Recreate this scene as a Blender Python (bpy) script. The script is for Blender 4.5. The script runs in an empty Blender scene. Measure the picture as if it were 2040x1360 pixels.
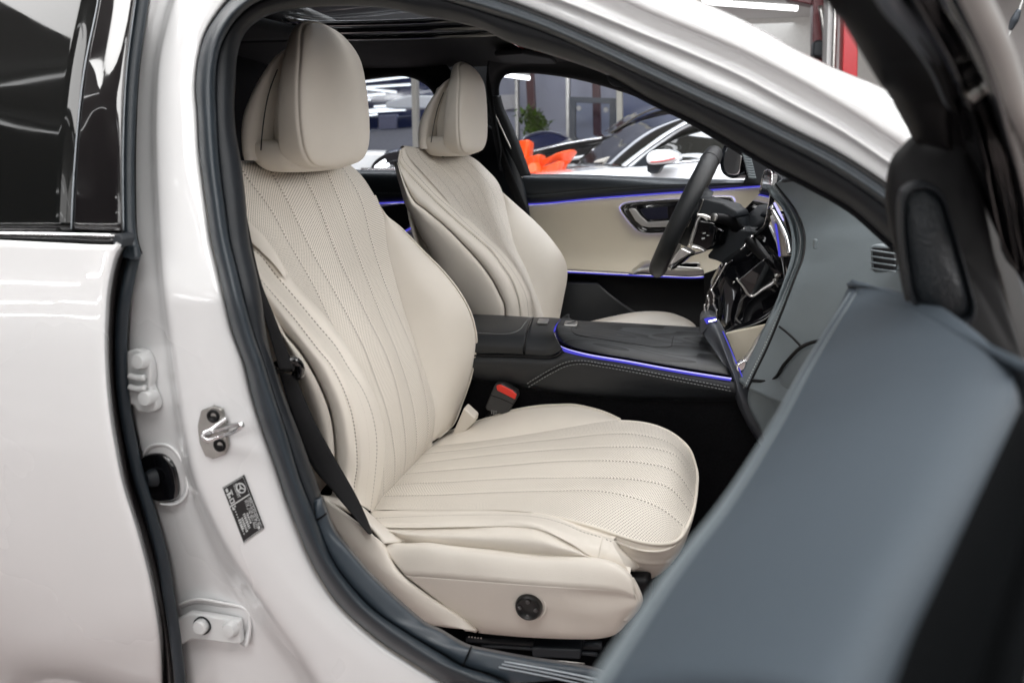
import bpy, bmesh, math, random
import numpy as np
from mathutils import Vector, Matrix
random.seed(5); rng = np.random.default_rng(5)
scene = bpy.context.scene
# ---------------------------------------------------------------- camera
FPX = 1500.0
YAW, PIT = math.radians(14.2), math.radians(15.7)
CAM = np.array([0.0, -1.517, 1.13])
_s, _c, _sp, _cp = math.sin(YAW), math.cos(YAW), math.sin(PIT), math.cos(PIT)
FW = np.array([-_s*_cp, _c*_cp, -_sp]); RT = np.array([_c, _s, 0.0]); UP = np.array([-_s*_sp, _c*_sp, _cp])
cd = bpy.data.cameras.new("camera"); cam = bpy.data.objects.new("camera", cd); scene.collection.objects.link(cam)
M = Matrix.Identity(4)
for i in range(3):
    M[i][0], M[i][1], M[i][2], M[i][3] = RT[i], UP[i], -FW[i], CAM[i]
cam.matrix_world = M
cd.sensor_width = 36.0; cd.sensor_fit = 'HORIZONTAL'; cd.lens = 36.0*FPX/2040.0
cd.clip_start = 0.02; cd.clip_end = 200
cd.dof.use_dof = True; cd.dof.focus_distance = 1.4; cd.dof.aperture_fstop = 5.6
scene.camera = cam
# ---------------------------------------------------------------- world and view
w = bpy.data.worlds.new("World"); scene.world = w; w.use_nodes = True
w.node_tree.nodes["Background"].inputs[0].default_value = (0.92, 0.95, 1.0, 1)
w.node_tree.nodes["Background"].inputs[1].default_value = 0.12
scene.view_settings.view_transform = 'Standard'; scene.view_settings.look = 'None'
scene.view_settings.gamma = 1.0; scene.view_settings.exposure = 0.22
scene.render.engine = 'CYCLES'
scene.cycles.use_denoising = True
scene.cycles.max_bounces = 8; scene.cycles.glossy_bounces = 5; scene.cycles.diffuse_bounces = 4
scene.cycles.caustics_reflective = False; scene.cycles.caustics_refractive = False
scene.cycles.sample_clamp_indirect = 6.0
# ---------------------------------------------------------------- lamps (area lights added below the ceiling, not fixtures of the showroom)
def area(name, loc, look, sx, sy, power, col=(1, 0.992, 0.98)):
    l = bpy.data.lights.new(name, 'AREA'); l.shape = 'RECTANGLE'; l.size = sx; l.size_y = sy; l.energy = power; l.color = col
    o = bpy.data.objects.new(name, l); scene.collection.objects.link(o); o.location = loc
    o.rotation_euler = (Vector(look)-Vector(loc)).to_track_quat('-Z', 'Y').to_euler()
    return o
area("added_lamp", (2.4, -4.0, 2.9), (-0.4, -0.3, 0.7), 2.6, 1.6, 24)  # added at front right to brighten the seats
area("added_lamp", (-0.4, -4.8, 3.0), (-0.2, -0.3, 0.8), 3.0, 1.4, 30)  # added on the camera side to brighten the cabin
area("added_lamp", (-0.1, -2.15, 3.15), (-0.15, -0.9, 0.7), 2.6, 0.7, 43)
area("added_lamp", (0.55, -0.3, 3.15), (0.1, -0.3, 0.8), 1.2, 2.4, 51)  # added above the windscreen to brighten dash and cushion
area("added_lamp", (3.2, -0.2, 2.9), (-0.4, -0.1, 0.8), 1.6, 3.0, 128)  # added ahead of the car to light the backrests through the windscreen
lc = area("added_lamp", (-2.72, -0.61, 3.15), (-2.72, -0.61, 0.0), 2.0, 1.2, 50)  # added lamp, placed for its reflection in the top of the rear door glass
lc.rotation_euler = (0, 0, math.radians(-56))
area("added_lamp", (0.2, 1.9, 3.2), (0.0, 3.6, 0.6), 6.0, 1.0, 330, (0.95, 0.97, 1))  # added between the cars to brighten the parked car's side
area("added_lamp", (1.6, 9.5, 3.1), (1.6, 15.7, 1.9), 4.0, 1.0, 90, (0.98, 0.98, 1))  # added to brighten the grey far wall
area("added_lamp", (-3.0, 14.0, 3.2), (-3.0, 14.0, 0), 9.0, 6.0, 300, (0.90, 0.94, 1))
# ---------------------------------------------------------------- picture point -> point in the place
def ray(px, py): return FW + (px-1020)/FPX*RT + (680-py)/FPX*UP
def Y(px, py, y):
    d = ray(px, py); return CAM + d*((y-CAM[1])/d[1])
def Xp(px, py, x):
    d = ray(px, py); return CAM + d*((x-CAM[0])/d[0])
def Zp(px, py, z):
    d = ray(px, py); return CAM + d*((z-CAM[2])/d[2])
def body_y(z):
    t = z-0.95
    return -0.80 + (0.45*t if t > 0 else 0.06*t)
_dz = np.array([.38, .42, .5, .65, .75, .80, .87, .93, 1.0, 1.06]); _ds = np.array([-.65, -.50, -.20, -.06, 0.0, .05, .12, .20, .28, .32])
_zz = np.linspace(.30, 1.2, 400); _yy = np.concatenate([[0], np.cumsum(np.interp(_zz[1:], _dz, _ds)*np.diff(_zz))]); _yy += -.8325-np.interp(.98, _zz, _yy)
def door_y(z): return float(np.interp(z, _zz, _yy))
def S(px, py, off=0.0, fn=None):
    d = ray(px, py); lo, hi = 0.0, 4.0
    for _ in range(60):
        m = (lo+hi)/2; p = CAM+d*m
        if p[1] > (fn or body_y)(p[2])+off: hi = m
        else: lo = m
    return CAM+d*lo
def YL(pts, y):
    """curve of picture points at a depth y; y may be a number or a list (spread along the curve)"""
    n = len(pts)
    if hasattr(y, '__len__'):
        ys = np.interp(np.linspace(0, 1, n), np.linspace(0, 1, len(y)), y)
    else: ys = [y]*n
    return np.array([Y(p[0], p[1], yy) for p, yy in zip(pts, ys)])
def SL(pts, off=0.0, fn=None):
    n = len(pts)
    if hasattr(off, '__len__'):
        os_ = np.interp(np.linspace(0, 1, n), np.linspace(0, 1, len(off)), off)
    else: os_ = [off]*n
    return np.array([S(p[0], p[1], o, fn) for p, o in zip(pts, os_)])
def XL(pts, x): return np.array([Xp(p[0], p[1], x) for p in pts])
def shift(pts, dx, dy=0): return [(p[0]+dx, p[1]+dy) for p in pts]
# ---------------------------------------------------------------- materials
def _mat(name):
    m = bpy.data.materials.new(name); m.use_nodes = True
    nt = m.node_tree; return m, nt, nt.nodes["Principled BSDF"]
def noise_col(nt, b, col, amt, scale, rough=None, bump=0.0, bscale=300, coord='Object', bdist=0.001, detail=4):
    N, L = nt.nodes, nt.links
    tc = N.new("ShaderNodeTexCoord")
    nz = N.new("ShaderNodeTexNoise"); nz.inputs["Scale"].default_value = scale; nz.inputs["Detail"].default_value = detail
    L.new(tc.outputs[coord], nz.inputs["Vector"])
    mr = N.new("ShaderNodeMapRange"); mr.interpolation_type = 'SMOOTHSTEP'; mr.inputs[1].default_value = 0.15; mr.inputs[2].default_value = 0.85
    mr.inputs[3].default_value = 1-amt; mr.inputs[4].default_value = 1+amt
    L.new(nz.outputs["Fac"], mr.inputs[0])
    mx = N.new("ShaderNodeVectorMath"); mx.operation = 'SCALE'; mx.inputs[0].default_value = col[:3]
    L.new(mr.outputs[0], mx.inputs["Scale"]); L.new(mx.outputs[0], b.inputs["Base Color"])
    if rough is not None:
        mr2 = N.new("ShaderNodeMapRange"); mr2.inputs[3].default_value = max(0.0, rough-0.06); mr2.inputs[4].default_value = min(1, rough+0.06)
        L.new(nz.outputs["Fac"], mr2.inputs[0]); L.new(mr2.outputs[0], b.inputs["Roughness"])
    if bump:
        vz = N.new("ShaderNodeTexVoronoi"); vz.inputs["Scale"].default_value = bscale
        L.new(tc.outputs[coord], vz.inputs["Vector"])
        bp = N.new("ShaderNodeBump"); bp.inputs["Strength"].default_value = bump; bp.inputs["Distance"].default_value = bdist
        L.new(vz.outputs["Distance"], bp.inputs["Height"]); L.new(bp.outputs[0], b.inputs["Normal"])
    return mx
def simple(name, col, rough=0.5, metal=0.0, coat=0.0, amt=0.06, scale=25, bump=0.0, bscale=300, spec=0.5, bdist=0.001):
    m, nt, b = _mat(name)
    b.inputs["Metallic"].default_value = metal; b.inputs["Coat Weight"].default_value = coat; b.inputs["Coat Roughness"].default_value = 0.03
    b.inputs["Specular IOR Level"].default_value = spec
    noise_col(nt, b, col, amt, scale, rough, bump, bscale, bdist=bdist)
    return m
def emit(name, col, s):
    m = bpy.data.materials.new(name); m.use_nodes = True; nt = m.node_tree; nt.nodes.clear()
    e = nt.nodes.new("ShaderNodeEmission"); e.inputs[0].default_value = (*col, 1); e.inputs[1].default_value = s
    o = nt.nodes.new("ShaderNodeOutputMaterial"); nt.links.new(e.outputs[0], o.inputs[0]); return m
def mnode(nt, op, a, b=None, c=None):
    n = nt.nodes.new("ShaderNodeMath"); n.operation = op
    for i, v in enumerate((a, b, c)):
        if v is None: continue
        if isinstance(v, (int, float)): n.inputs[i].default_value = v
        else: nt.links.new(v, n.inputs[i])
    return n.outputs[0]
def leather(name, col, perf=False, rough=0.48, bump=0.35, pitch=0.0048, stitch_col=0.22, grain=900):
    m, nt, b = _mat(name); N, L = nt.nodes, nt.links
    b.inputs["Specular IOR Level"].default_value = 0.4
    mx = noise_col(nt, b, col, 0.035, 9, rough, 0, detail=5)
    uv = N.new("ShaderNodeUVMap"); uv.uv_map = "UVMap"
    st = N.new("ShaderNodeUVMap"); st.uv_map = "st"
    sx = N.new("ShaderNodeSeparateXYZ"); L.new(st.outputs[0], sx.inputs[0])
    au = mnode(nt, 'ABSOLUTE', sx.outputs[0])
    near = mnode(nt, 'LESS_THAN', au, 0.0014)
    fr = mnode(nt, 'FRACT', mnode(nt, 'DIVIDE', sx.outputs[1], 0.0056))
    dash = mnode(nt, 'LESS_THAN', fr, 0.55)
    sm = mnode(nt, 'MULTIPLY', near, dash)
    mask = sm
    tc = N.new("ShaderNodeTexCoord")
    gr = N.new("ShaderNodeTexVoronoi"); gr.inputs["Scale"].default_value = grain; L.new(tc.outputs["Object"], gr.inputs["Vector"])
    wr = N.new("ShaderNodeTexNoise"); wr.inputs["Scale"].default_value = 55; wr.inputs["Detail"].default_value = 3; L.new(tc.outputs["Object"], wr.inputs["Vector"])
    h = mnode(nt, 'ADD', mnode(nt, 'MULTIPLY', gr.outputs["Distance"], 0.5), mnode(nt, 'MULTIPLY', wr.outputs["Fac"], 0.8))
    if perf:
        su = N.new("ShaderNodeSeparateXYZ"); L.new(uv.outputs[0], su.inputs[0])
        a = mnode(nt, 'DIVIDE', su.outputs[0], pitch); c2 = mnode(nt, 'DIVIDE', su.outputs[1], pitch)
        p = mnode(nt, 'ADD', a, c2); q = mnode(nt, 'SUBTRACT', a, c2)
        fp = mnode(nt, 'SUBTRACT', mnode(nt, 'FRACT', p), 0.5); fq = mnode(nt, 'SUBTRACT', mnode(nt, 'FRACT', q), 0.5)
        d2 = mnode(nt, 'ADD', mnode(nt, 'MULTIPLY', fp, fp), mnode(nt, 'MULTIPLY', fq, fq))
        hole = mnode(nt, 'LESS_THAN', d2, 0.058)
        far = mnode(nt, 'GREATER_THAN', au, 0.0018)
        hm = mnode(nt, 'MULTIPLY', hole, far)
        h = mnode(nt, 'SUBTRACT', h, mnode(nt, 'MULTIPLY', hm, 1.2))
        mask = mnode(nt, 'MAXIMUM', sm, hm)
    mixc = N.new("ShaderNodeMix"); mixc.data_type = 'RGBA'
    L.new(mask, mixc.inputs["Factor"]); L.new(mx.outputs[0], mixc.inputs["A"])
    mixc.inputs["B"].default_value = (col[0]*stitch_col, col[1]*stitch_col*0.93, col[2]*stitch_col*0.85, 1)
    L.new(mixc.outputs["Result"], b.inputs["Base Color"])
    bp = N.new("ShaderNodeBump"); bp.inputs["Strength"].default_value = bump; bp.inputs["Distance"].default_value = 0.0012
    L.new(h, bp.inputs["Height"]); L.new(bp.outputs[0], b.inputs["Normal"])
    return m
CREAM = (0.71, 0.660, 0.588)
MT = {}
MT['leather'] = leather('cream_leather', CREAM)
MT['perf'] = leather('perforated_cream_leather', CREAM, perf=True)
MT['creamplastic'] = simple('cream_plastic', (0.72, 0.67, 0.60), 0.42, amt=0.02, bump=0.12, bscale=900)
MT['creamdoor'] = leather('cream_door_leather', (0.64, 0.58, 0.465), rough=0.45)
MT['piping'] = simple('cream_piping', (0.70, 0.65, 0.57), 0.42, amt=0.02)
MT['paint'] = simple('white_car_paint', (0.78, 0.785, 0.79), 0.28, coat=1.0, amt=0.0, scale=3)
MT['paintmatt'] = simple('white_primer_paint', (0.66, 0.67, 0.67), 0.38, coat=0.5, amt=0.02, scale=6)
MT['rubber'] = simple('blue_black_rubber', (0.018, 0.026, 0.034), 0.42, amt=0.12, scale=40, bump=0.15, bscale=700)
MT['trim'] = simple('dark_trim_plastic', (0.012, 0.015, 0.019), 0.5, amt=0.1, scale=30, bump=0.2, bscale=900, spec=.35)
MT['black'] = simple('black_plastic', (0.005, 0.005, 0.006), 0.55, amt=0.1, spec=.3)
MT['carpet'] = simple('black_carpet', (0.006, 0.006, 0.007), 0.95, amt=0.4, scale=220, bump=0.6, bscale=500, spec=0.1)
MT['belt'] = simple('black_belt_webbing', (0.007, 0.007, 0.008), 0.75, amt=0.2, scale=200, bump=0.3, bscale=900, spec=0.25)
MT['headliner'] = simple('black_headliner_cloth', (0.010, 0.011, 0.013), 0.85, amt=0.15, scale=120, bump=0.2, bscale=900, spec=0.2)
MT['piano'] = simple('piano_black', (0.003, 0.003, 0.004), 0.05, coat=1.0, amt=0.02)
MT['pianodark'] = simple('glossy_black_screen', (0.004, 0.004, 0.005), 0.02, coat=1.0, amt=0.0, spec=0.9)
MT['glassdark'] = simple('dark_tinted_glass', (0.004, 0.005, 0.005), 0.015, coat=0.0, amt=0.0, spec=0.5)
MT['darkleather'] = leather('dark_leather', (0.021, 0.024, 0.028), rough=0.42, bump=0.4, stitch_col=9.0)
MT['dash'] = leather('blue_grey_dash_leather', (0.155, 0.182, 0.196), rough=0.45, bump=0.35, stitch_col=3.2, grain=700)  # same leather as the door, colour raised to stand in for light
MT['doorgrey'] = leather('blue_grey_door_leather', (0.042, 0.057, 0.073), rough=0.7, bump=0.3, stitch_col=2.4, grain=700)
MT['chrome'] = simple('chrome', (0.82, 0.82, 0.83), 0.12, metal=1.0, amt=0.02)
MT['satin'] = simple('satin_silver', (0.72, 0.71, 0.69), 0.3, metal=1.0, amt=0.03)
MT['steel'] = simple('zinc_steel', (0.42, 0.41, 0.39), 0.32, metal=1.0, amt=0.12, scale=60)
MT['red'] = simple('red_buckle_plastic', (0.75, 0.035, 0.02), 0.35, amt=0.03)
MT['bow'] = simple('orange_ribbon', (0.80, 0.085, 0.012), 0.4, amt=0.08, scale=12)
MT['led'] = emit('blue_light_strip', (0.13, 0.12, 1.0), 0.5)
MT['ledcore'] = emit('violet_light_core', (0.50, 0.48, 1.0), 1.2)
MT['tube'] = emit('white_tube_light', (1.0, 1.0, 1.0), 3.5)
MT['halltube'] = emit('hall_tube_light', (1.0, 1.0, 1.0), 34.0)
MT['fartube'] = emit('mirrored_tube_light', (0.9, 0.95, 1.0), 1.8)
def wood():
    m, nt, b = _mat('black_open_pore_wood'); N, L = nt.nodes, nt.links
    tc = N.new("ShaderNodeTexCoord"); mp = N.new("ShaderNodeMapping"); mp.inputs["Scale"].default_value = (5, 26, 26)
    L.new(tc.outputs["Object"], mp.inputs["Vector"])
    nz = N.new("ShaderNodeTexNoise"); nz.inputs["Scale"].default_value = 0.55; nz.inputs["Detail"].default_value = 1; L.new(mp.outputs[0], nz.inputs["Vector"])
    sc = mnode(nt, 'FRACT', mnode(nt, 'MULTIPLY', nz.outputs["Fac"], 13))
    rp = N.new("ShaderNodeValToRGB"); L.new(sc, rp.inputs[0])
    rp.color_ramp.elements[0].position = 0.0; rp.color_ramp.elements[0].color = (0.005, 0.006, 0.007, 1)
    rp.color_ramp.elements[1].position = 1.0; rp.color_ramp.elements[1].color = (0.060, 0.065, 0.070, 1)
    fn = N.new("ShaderNodeTexNoise"); fn.inputs["Scale"].default_value = 1; fn.inputs["Detail"].default_value = 6
    mp2 = N.new("ShaderNodeMapping"); mp2.inputs["Scale"].default_value = (60, 900, 900); L.new(tc.outputs["Object"], mp2.inputs["Vector"]); L.new(mp2.outputs[0], fn.inputs["Vector"])
    mxx = N.new("ShaderNodeMix"); mxx.data_type = 'RGBA'; mxx.blend_type = 'MULTIPLY'; mxx.inputs["Factor"].default_value = 0.5
    L.new(rp.outputs[0], mxx.inputs["A"]); L.new(fn.outputs["Fac"], mxx.inputs["B"]); L.new(mxx.outputs["Result"], b.inputs["Base Color"])
    b.inputs["Roughness"].default_value = 0.46
    bp = N.new("ShaderNodeBump"); bp.inputs["Strength"].default_value = 0.25; bp.inputs["Distance"].default_value = 0.0006
    L.new(mnode(nt, 'ADD', sc, fn.outputs["Fac"]), bp.inputs["Height"]); L.new(bp.outputs[0], b.inputs["Normal"])
    return m
MT['wood'] = wood()
def pane(name, tint, refl=0.06):
    m = bpy.data.materials.new(name); m.use_nodes = True; nt = m.node_tree; nt.nodes.clear(); N, L = nt.nodes, nt.links
    t = N.new("ShaderNodeBsdfTransparent"); t.inputs[0].default_value = (*tint, 1)
    g = N.new("ShaderNodeBsdfGlossy"); g.inputs["Roughness"].default_value = 0.01
    lw = N.new("ShaderNodeFresnel"); lw.inputs[0].default_value = 1.45
    mx = N.new("ShaderNodeMixShader"); o = N.new("ShaderNodeOutputMaterial")
    L.new(mnode(nt, 'MULTIPLY', lw.outputs[0], refl/0.04*0.6), mx.inputs[0]); L.new(t.outputs[0], mx.inputs[1]); L.new(g.outputs[0], mx.inputs[2]); L.new(mx.outputs[0], o.inputs[0])
    return m
MT['pane'] = pane('clear_window_glass', (0.90, 0.93, 0.97))
MT['panedark'] = pane('smoked_window_glass', (0.25, 0.26, 0.27))
# ---------------------------------------------------------------- mesh helpers
COL = scene.collection
def put(o, parent=None):
    COL.objects.link(o)
    if parent is not None:
        o.parent = parent; o.matrix_parent_inverse = world_of(parent).inverted()
    return o
def world_of(o):
    m = o.matrix_basis.copy()
    if o.parent is not None: m = world_of(o.parent) @ o.matrix_parent_inverse @ m
    return m
def empty(name, loc, parent=None):
    o = bpy.data.objects.new(name, None); o.location = loc; o.empty_display_size = 0.05
    return put(o, parent)
def tag(o, label=None, cat=None, group=None, kind=None):
    for k, v in (('label', label), ('category', cat), ('group', group), ('kind', kind)):
        if v: o[k] = v
    return o
def mesh(name, verts, faces, mat, parent=None, smooth=True, uvs=None, sts=None, mats=None):
    me = bpy.data.meshes.new(name); me.from_pydata([tuple(map(float, v)) for v in verts], [], faces); me.update()
    for m in (mats or [mat]): me.materials.append(m)
    if smooth: me.polygons.foreach_set("use_smooth", [True]*len(me.polygons))
    li = np.empty(len(me.loops), dtype=np.int32); me.loops.foreach_get("vertex_index", li)
    for nm, arr in (("UVMap", uvs), ("st", sts)):
        l = me.uv_layers.new(name=nm)
        if arr is not None: l.data.foreach_set("uv", np.asarray(arr, dtype=np.float32)[li].ravel())
        else: l.data.foreach_set("uv", np.tile(np.array([1.0, 0.0], dtype=np.float32), len(li)))
    o = bpy.data.objects.new(name, me); put(o, parent); return o
def spline(pts, dense=14):
    """cubic through the points, chord-length parameter"""
    P = np.asarray(pts, float)
    if len(P) == 2: 
        t = np.linspace(0, 1, dense+1)[:, None]; return P[0]*(1-t)+P[1]*t
    d = np.sqrt(np.maximum(np.linalg.norm(np.diff(P, axis=0), axis=1), 1e-9)); k = np.concatenate([[0], np.cumsum(d)])
    T = np.zeros_like(P)
    for i in range(1, len(P)-1):
        h0, h1 = k[i]-k[i-1], k[i+1]-k[i]
        s0, s1 = (P[i]-P[i-1])/h0, (P[i+1]-P[i])/h1
        T[i] = (s0*h1+s1*h0)/(h0+h1)
    T[0] = (P[1]-P[0])/(k[1]-k[0])*1.5-T[1]*0.5; T[-1] = (P[-1]-P[-2])/(k[-1]-k[-2])*1.5-T[-2]*0.5
    out = []
    for i in range(len(P)-1):
        h = k[i+1]-k[i]; t = np.linspace(0, 1, dense, endpoint=False)[:, None]
        out.append((2*t**3-3*t**2+1)*P[i]+(t**3-2*t**2+t)*h*T[i]+(-2*t**3+3*t**2)*P[i+1]+(t**3-t**2)*h*T[i+1])
    return np.vstack(out+[P[-1:]])
def resample(pts, n, closed=False):
    P = np.asarray(pts, float)
    if closed: P = np.vstack([P[-2:], P, P[:3]])
    D = spline(P)
    if closed:
        D = D[14*2: 14*(len(P)-3)+1]
    l = np.concatenate([[0], np.cumsum(np.linalg.norm(np.diff(D, axis=0), axis=1))])
    s = np.linspace(0, l[-1], n)
    return np.stack([np.interp(s, l, D[:, i]) for i in range(3)], 1)
def loft(name, rows, mat, parent=None, nv=60, sub=5, creases=(), thick=0.004, seams=(), plain=(), seam_d=0.003, seam_w=0.004, stitches=(), bulge=None, face=None, lin=False, cap=None, raw=False):
    """surface through rows (curves); creases = row numbers with a hard edge; seams = row numbers with a sewn groove; stitches = fractional row numbers with a stitch line"""
    if raw: nv = len(rows[0])
    R = [np.asarray(r, float) if raw else resample(r, nv) for r in rows]; R = np.stack(R); nr = len(R)
    segs, a = [], 0
    for c in sorted(creases)+[nr-1]:
        if c > a: segs.append((a, c)); a = c
    V, Fc, UVs, STs = [], [], [], []
    mid = R[:, nv//2]
    vl = np.concatenate([[0], np.cumsum(np.linalg.norm(np.diff(R.mean(0), axis=0), axis=1))])
    ucum = 0.0
    for (a, b) in segs:
        m = b-a+1; nu = (m-1)*sub+1
        G = np.empty((nu, nv, 3))
        for j in range(nv):
            P = R[a:b+1, j]
            if m == 2 or lin:
                t = np.linspace(0, m-1, nu); i = np.minimum(t.astype(int), m-2); f = (t-i)[:, None]; G[:, j] = P[i]*(1-f)+P[i+1]*f
            else:
                G[:, j] = spline(P, sub)
        tt = a+np.linspace(0, m-1, nu)
        gu = np.gradient(G, axis=0); gv = np.gradient(G, axis=1); nrm = np.cross(gu, gv); nrm /= np.maximum(np.linalg.norm(nrm, axis=2, keepdims=True), 1e-9)
        sgn = 1.0 if np.sum(nrm*(np.array(CAM if face is None else face)-G)) > 0 else -1.0
        du = np.linalg.norm(np.diff(G, axis=0), axis=2); ul = np.concatenate([np.zeros((1, nv)), np.cumsum(du, 0)]) + 0.0
        um = ul.mean(1)
        stu = np.full((nu, nv), 1.0)
        for s_ in list(seams)+list(stitches)+list(plain):
            if a-0.01 <= s_ <= b+0.01:
                us = np.stack([np.interp(s_, tt, ul[:, j]) for j in range(nv)])
                dd = ul-us[None, :]
                if s_ not in plain: stu = np.where(np.abs(dd) < np.abs(stu), dd, stu)
                if s_ in seams or s_ in plain:
                    G = G - sgn*nrm*(seam_d*np.exp(-(dd/seam_w)**2))[..., None]
        if bulge is not None:
            G = G + sgn*nrm*bulge(tt[:, None], np.linspace(0, 1, nv)[None, :])[..., None]
        base = len(V)
        V.extend(G.reshape(-1, 3))
        UVs.append(np.stack([ucum+um[:, None]+0*ul, np.broadcast_to(vl[None, :], ul.shape)], 2).reshape(-1, 2))
        STs.append(np.stack([stu, np.broadcast_to(vl[None, :], ul.shape)], 2).reshape(-1, 2))
        for i in range(nu-1):
            for j in range(nv-1):
                q = (base+i*nv+j, base+(i+1)*nv+j, base+(i+1)*nv+j+1, base+i*nv+j+1)
                Fc.append(q if sgn > 0 else q[::-1])
        ucum += um[-1]
    o = mesh(name, V, Fc, mat, parent, True, np.vstack(UVs), np.vstack(STs))
    if thick:
        md = o.modifiers.new("thickness", 'SOLIDIFY'); md.thickness = thick; md.offset = -1
    return o
def tube(name, pts, r, mat, parent=None, n=60, k=8, closed=False, flat=1.0, upv=None, cap=True):
    P = resample(pts, n+1 if closed else n, closed)
    if closed: P = P[:-1]
    m = len(P)
    T = np.gradient(P, axis=0) if not closed else (np.roll(P, -1, 0)-np.roll(P, 1, 0))
    T /= np.linalg.norm(T, axis=1, keepdims=True)
    up = np.array([0.0, 0, 1]) if upv is None else np.asarray(upv, float)
    if abs(T.mean(0) @ up) > 0.95 and upv is None: up = np.array([0, 1.0, 0])
    rr = np.broadcast_to(np.asarray(r, float), (m,)) if np.ndim(r) == 0 else np.interp(np.linspace(0, 1, m), np.linspace(0, 1, len(r)), r)
    V = []
    for i in range(m):
        a = np.cross(T[i], up); a /= max(np.linalg.norm(a), 1e-9); b = np.cross(a, T[i])
        for j in range(k):
            th = 2*math.pi*j/k; V.append(P[i]+rr[i]*(math.cos(th)*a*flat+math.sin(th)*b))
    F = []
    for i in range(m if closed else m-1):
        for j in range(k):
            i2 = (i+1) % m; F.append((i*k+j, i*k+(j+1) % k, i2*k+(j+1) % k, i2*k+j))
    if not closed and cap: F += [tuple(range(k))[::-1], tuple((m-1)*k+j for j in range(k))]
    return mesh(name, V, F, mat, parent)
def bevel(o, wd, seg=3, ang=35):
    md = o.modifiers.new("bevel", 'BEVEL'); md.width = wd; md.segments = seg; md.limit_method = 'ANGLE'; md.angle_limit = math.radians(ang)
    wn = o.modifiers.new("normals", 'WEIGHTED_NORMAL'); wn.keep_sharp = True
    return o
def prism(name, poly, vec, mat, parent=None, bev=0.002, smooth_n=0, seg=3):
    """solid with an outline (list of points) pushed along vec"""
    P = resample(poly, smooth_n+1, True)[:-1] if smooth_n else np.asarray(poly, float)
    n = len(P); v = np.asarray(vec, float)
    V = list(P)+list(P+v); F = [tuple(range(n)), tuple(range(2*n-1, n-1, -1))]+[(i, i+n, (i+1) % n+n, (i+1) % n) for i in range(n)]
    o = mesh(name, V, F, mat, parent, smooth=True)
    bm = bmesh.new(); bm.from_mesh(o.data); bmesh.ops.recalc_face_normals(bm, faces=bm.faces); bm.to_mesh(o.data); bm.free()
    if bev: bevel(o, bev, seg, 40)
    else: o.data.polygons.foreach_set("use_smooth", [False]*len(o.data.polygons))
    return o
def box(name, c, size, mat, parent=None, bev=0.004, ax=None):
    """bevelled box; ax = 3 axis vectors"""
    A = np.eye(3) if ax is None else np.array([np.asarray(a, float)/np.linalg.norm(a) for a in ax]); c = np.asarray(c, float)
    V = [c+sum(A[i]*size[i]*0.5*s[i] for i in range(3)) for s in ((-1,-1,-1),(1,-1,-1),(1,1,-1),(-1,1,-1),(-1,-1,1),(1,-1,1),(1,1,1),(-1,1,1))]
    F = [(0,3,2,1),(4,5,6,7),(0,1,5,4),(1,2,6,5),(2,3,7,6),(3,0,4,7)]
    o = mesh(name, V, F, mat, parent)
    if np.linalg.det(A) < 0: o.data.flip_normals()
    if bev: bevel(o, bev)
    else: o.data.polygons.foreach_set("use_smooth", [False]*6)
    return o
def frame_to(axis):
    a = np.asarray(axis, float); a = a/np.linalg.norm(a); u = np.cross(a, [0, 0, 1.0]); 
    if np.linalg.norm(u) < 1e-3: u = np.cross(a, [0, 1.0, 0])
    u /= np.linalg.norm(u); return u, np.cross(a, u), a
def lathe(name, c, axis, prof, mat, parent=None, k=24, sx=1.0, u=None):
    """prof: list of (radius, height along axis)"""
    U_, V_, A = frame_to(axis)
    if u is not None:
        U_ = np.asarray(u, float)/np.linalg.norm(u); V_ = np.cross(A, U_)
    c = np.asarray(c, float); V = []; 
    for r, h in prof:
        for j in range(k):
            th = 2*math.pi*j/k; V.append(c+A*h+U_*r*math.cos(th)*sx+V_*r*math.sin(th))
    F = [(i*k+j, i*k+(j+1) % k, (i+1)*k+(j+1) % k, (i+1)*k+j) for i in range(len(prof)-1) for j in range(k)]
    F += [tuple(range(k))[::-1], tuple((len(prof)-1)*k+j for j in range(k))]
    o = mesh(name, V, F, mat, parent)
    md = o.modifiers.new("edges", 'EDGE_SPLIT'); md.split_angle = math.radians(40)
    return o
# ================================================================ showroom shell
ROOM = dict(x0=-26, x1=4.6, y0=-26, y1=24, h=3.3)
MT['floor'] = simple('polished_floor_tile', (0.34, 0.285, 0.275), 0.14, amt=0.08, scale=1.3)
MT['ceil'] = simple('grey_ceiling_panel', (0.56, 0.56, 0.55), 0.8, amt=0.03)
MT['wallw'] = simple('white_wall_plaster', (0.62, 0.62, 0.61), 0.7, amt=0.03, scale=2)
MT['wallgrey'] = simple('pale_grey_wall', (0.50, 0.52, 0.58), 0.6, amt=0.05, scale=2)
MT['redsteel'] = simple('red_painted_steel', (0.07, 0.004, 0.009), 0.35, amt=0.06)
MT['navy'] = simple('navy_glass_wall', (0.012, 0.018, 0.06), 0.06, amt=0.2, scale=2, spec=0.8)
def slab(name, lo, hi, mat, kind='structure'):
    o = box(name, [(a+b)/2 for a, b in zip(lo, hi)], [b-a for a, b in zip(lo, hi)], mat, None, 0)
    tag(o, kind=kind); return o
x0, x1, y0, y1, H = ROOM['x0'], ROOM['x1'], ROOM['y0'], ROOM['y1'], ROOM['h']
slab('floor', (x0, y0, -0.2), (x1, y1, 0), MT['floor'])
slab('ceiling', (x0, y0, H), (x1, y1, H+0.2), MT['ceil'])
slab('wall', (x0-0.2, y0, 0), (x0, y1, H), MT['wallw'])

slab('wall', (x0, y0-0.2, 0), (x1, y0, H), simple('dark_glazed_front', (.03, .035, .04), .15))
slab('wall', (x0, y1, 0), (x1, y1+0.2, H), MT['wallgrey'])
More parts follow.
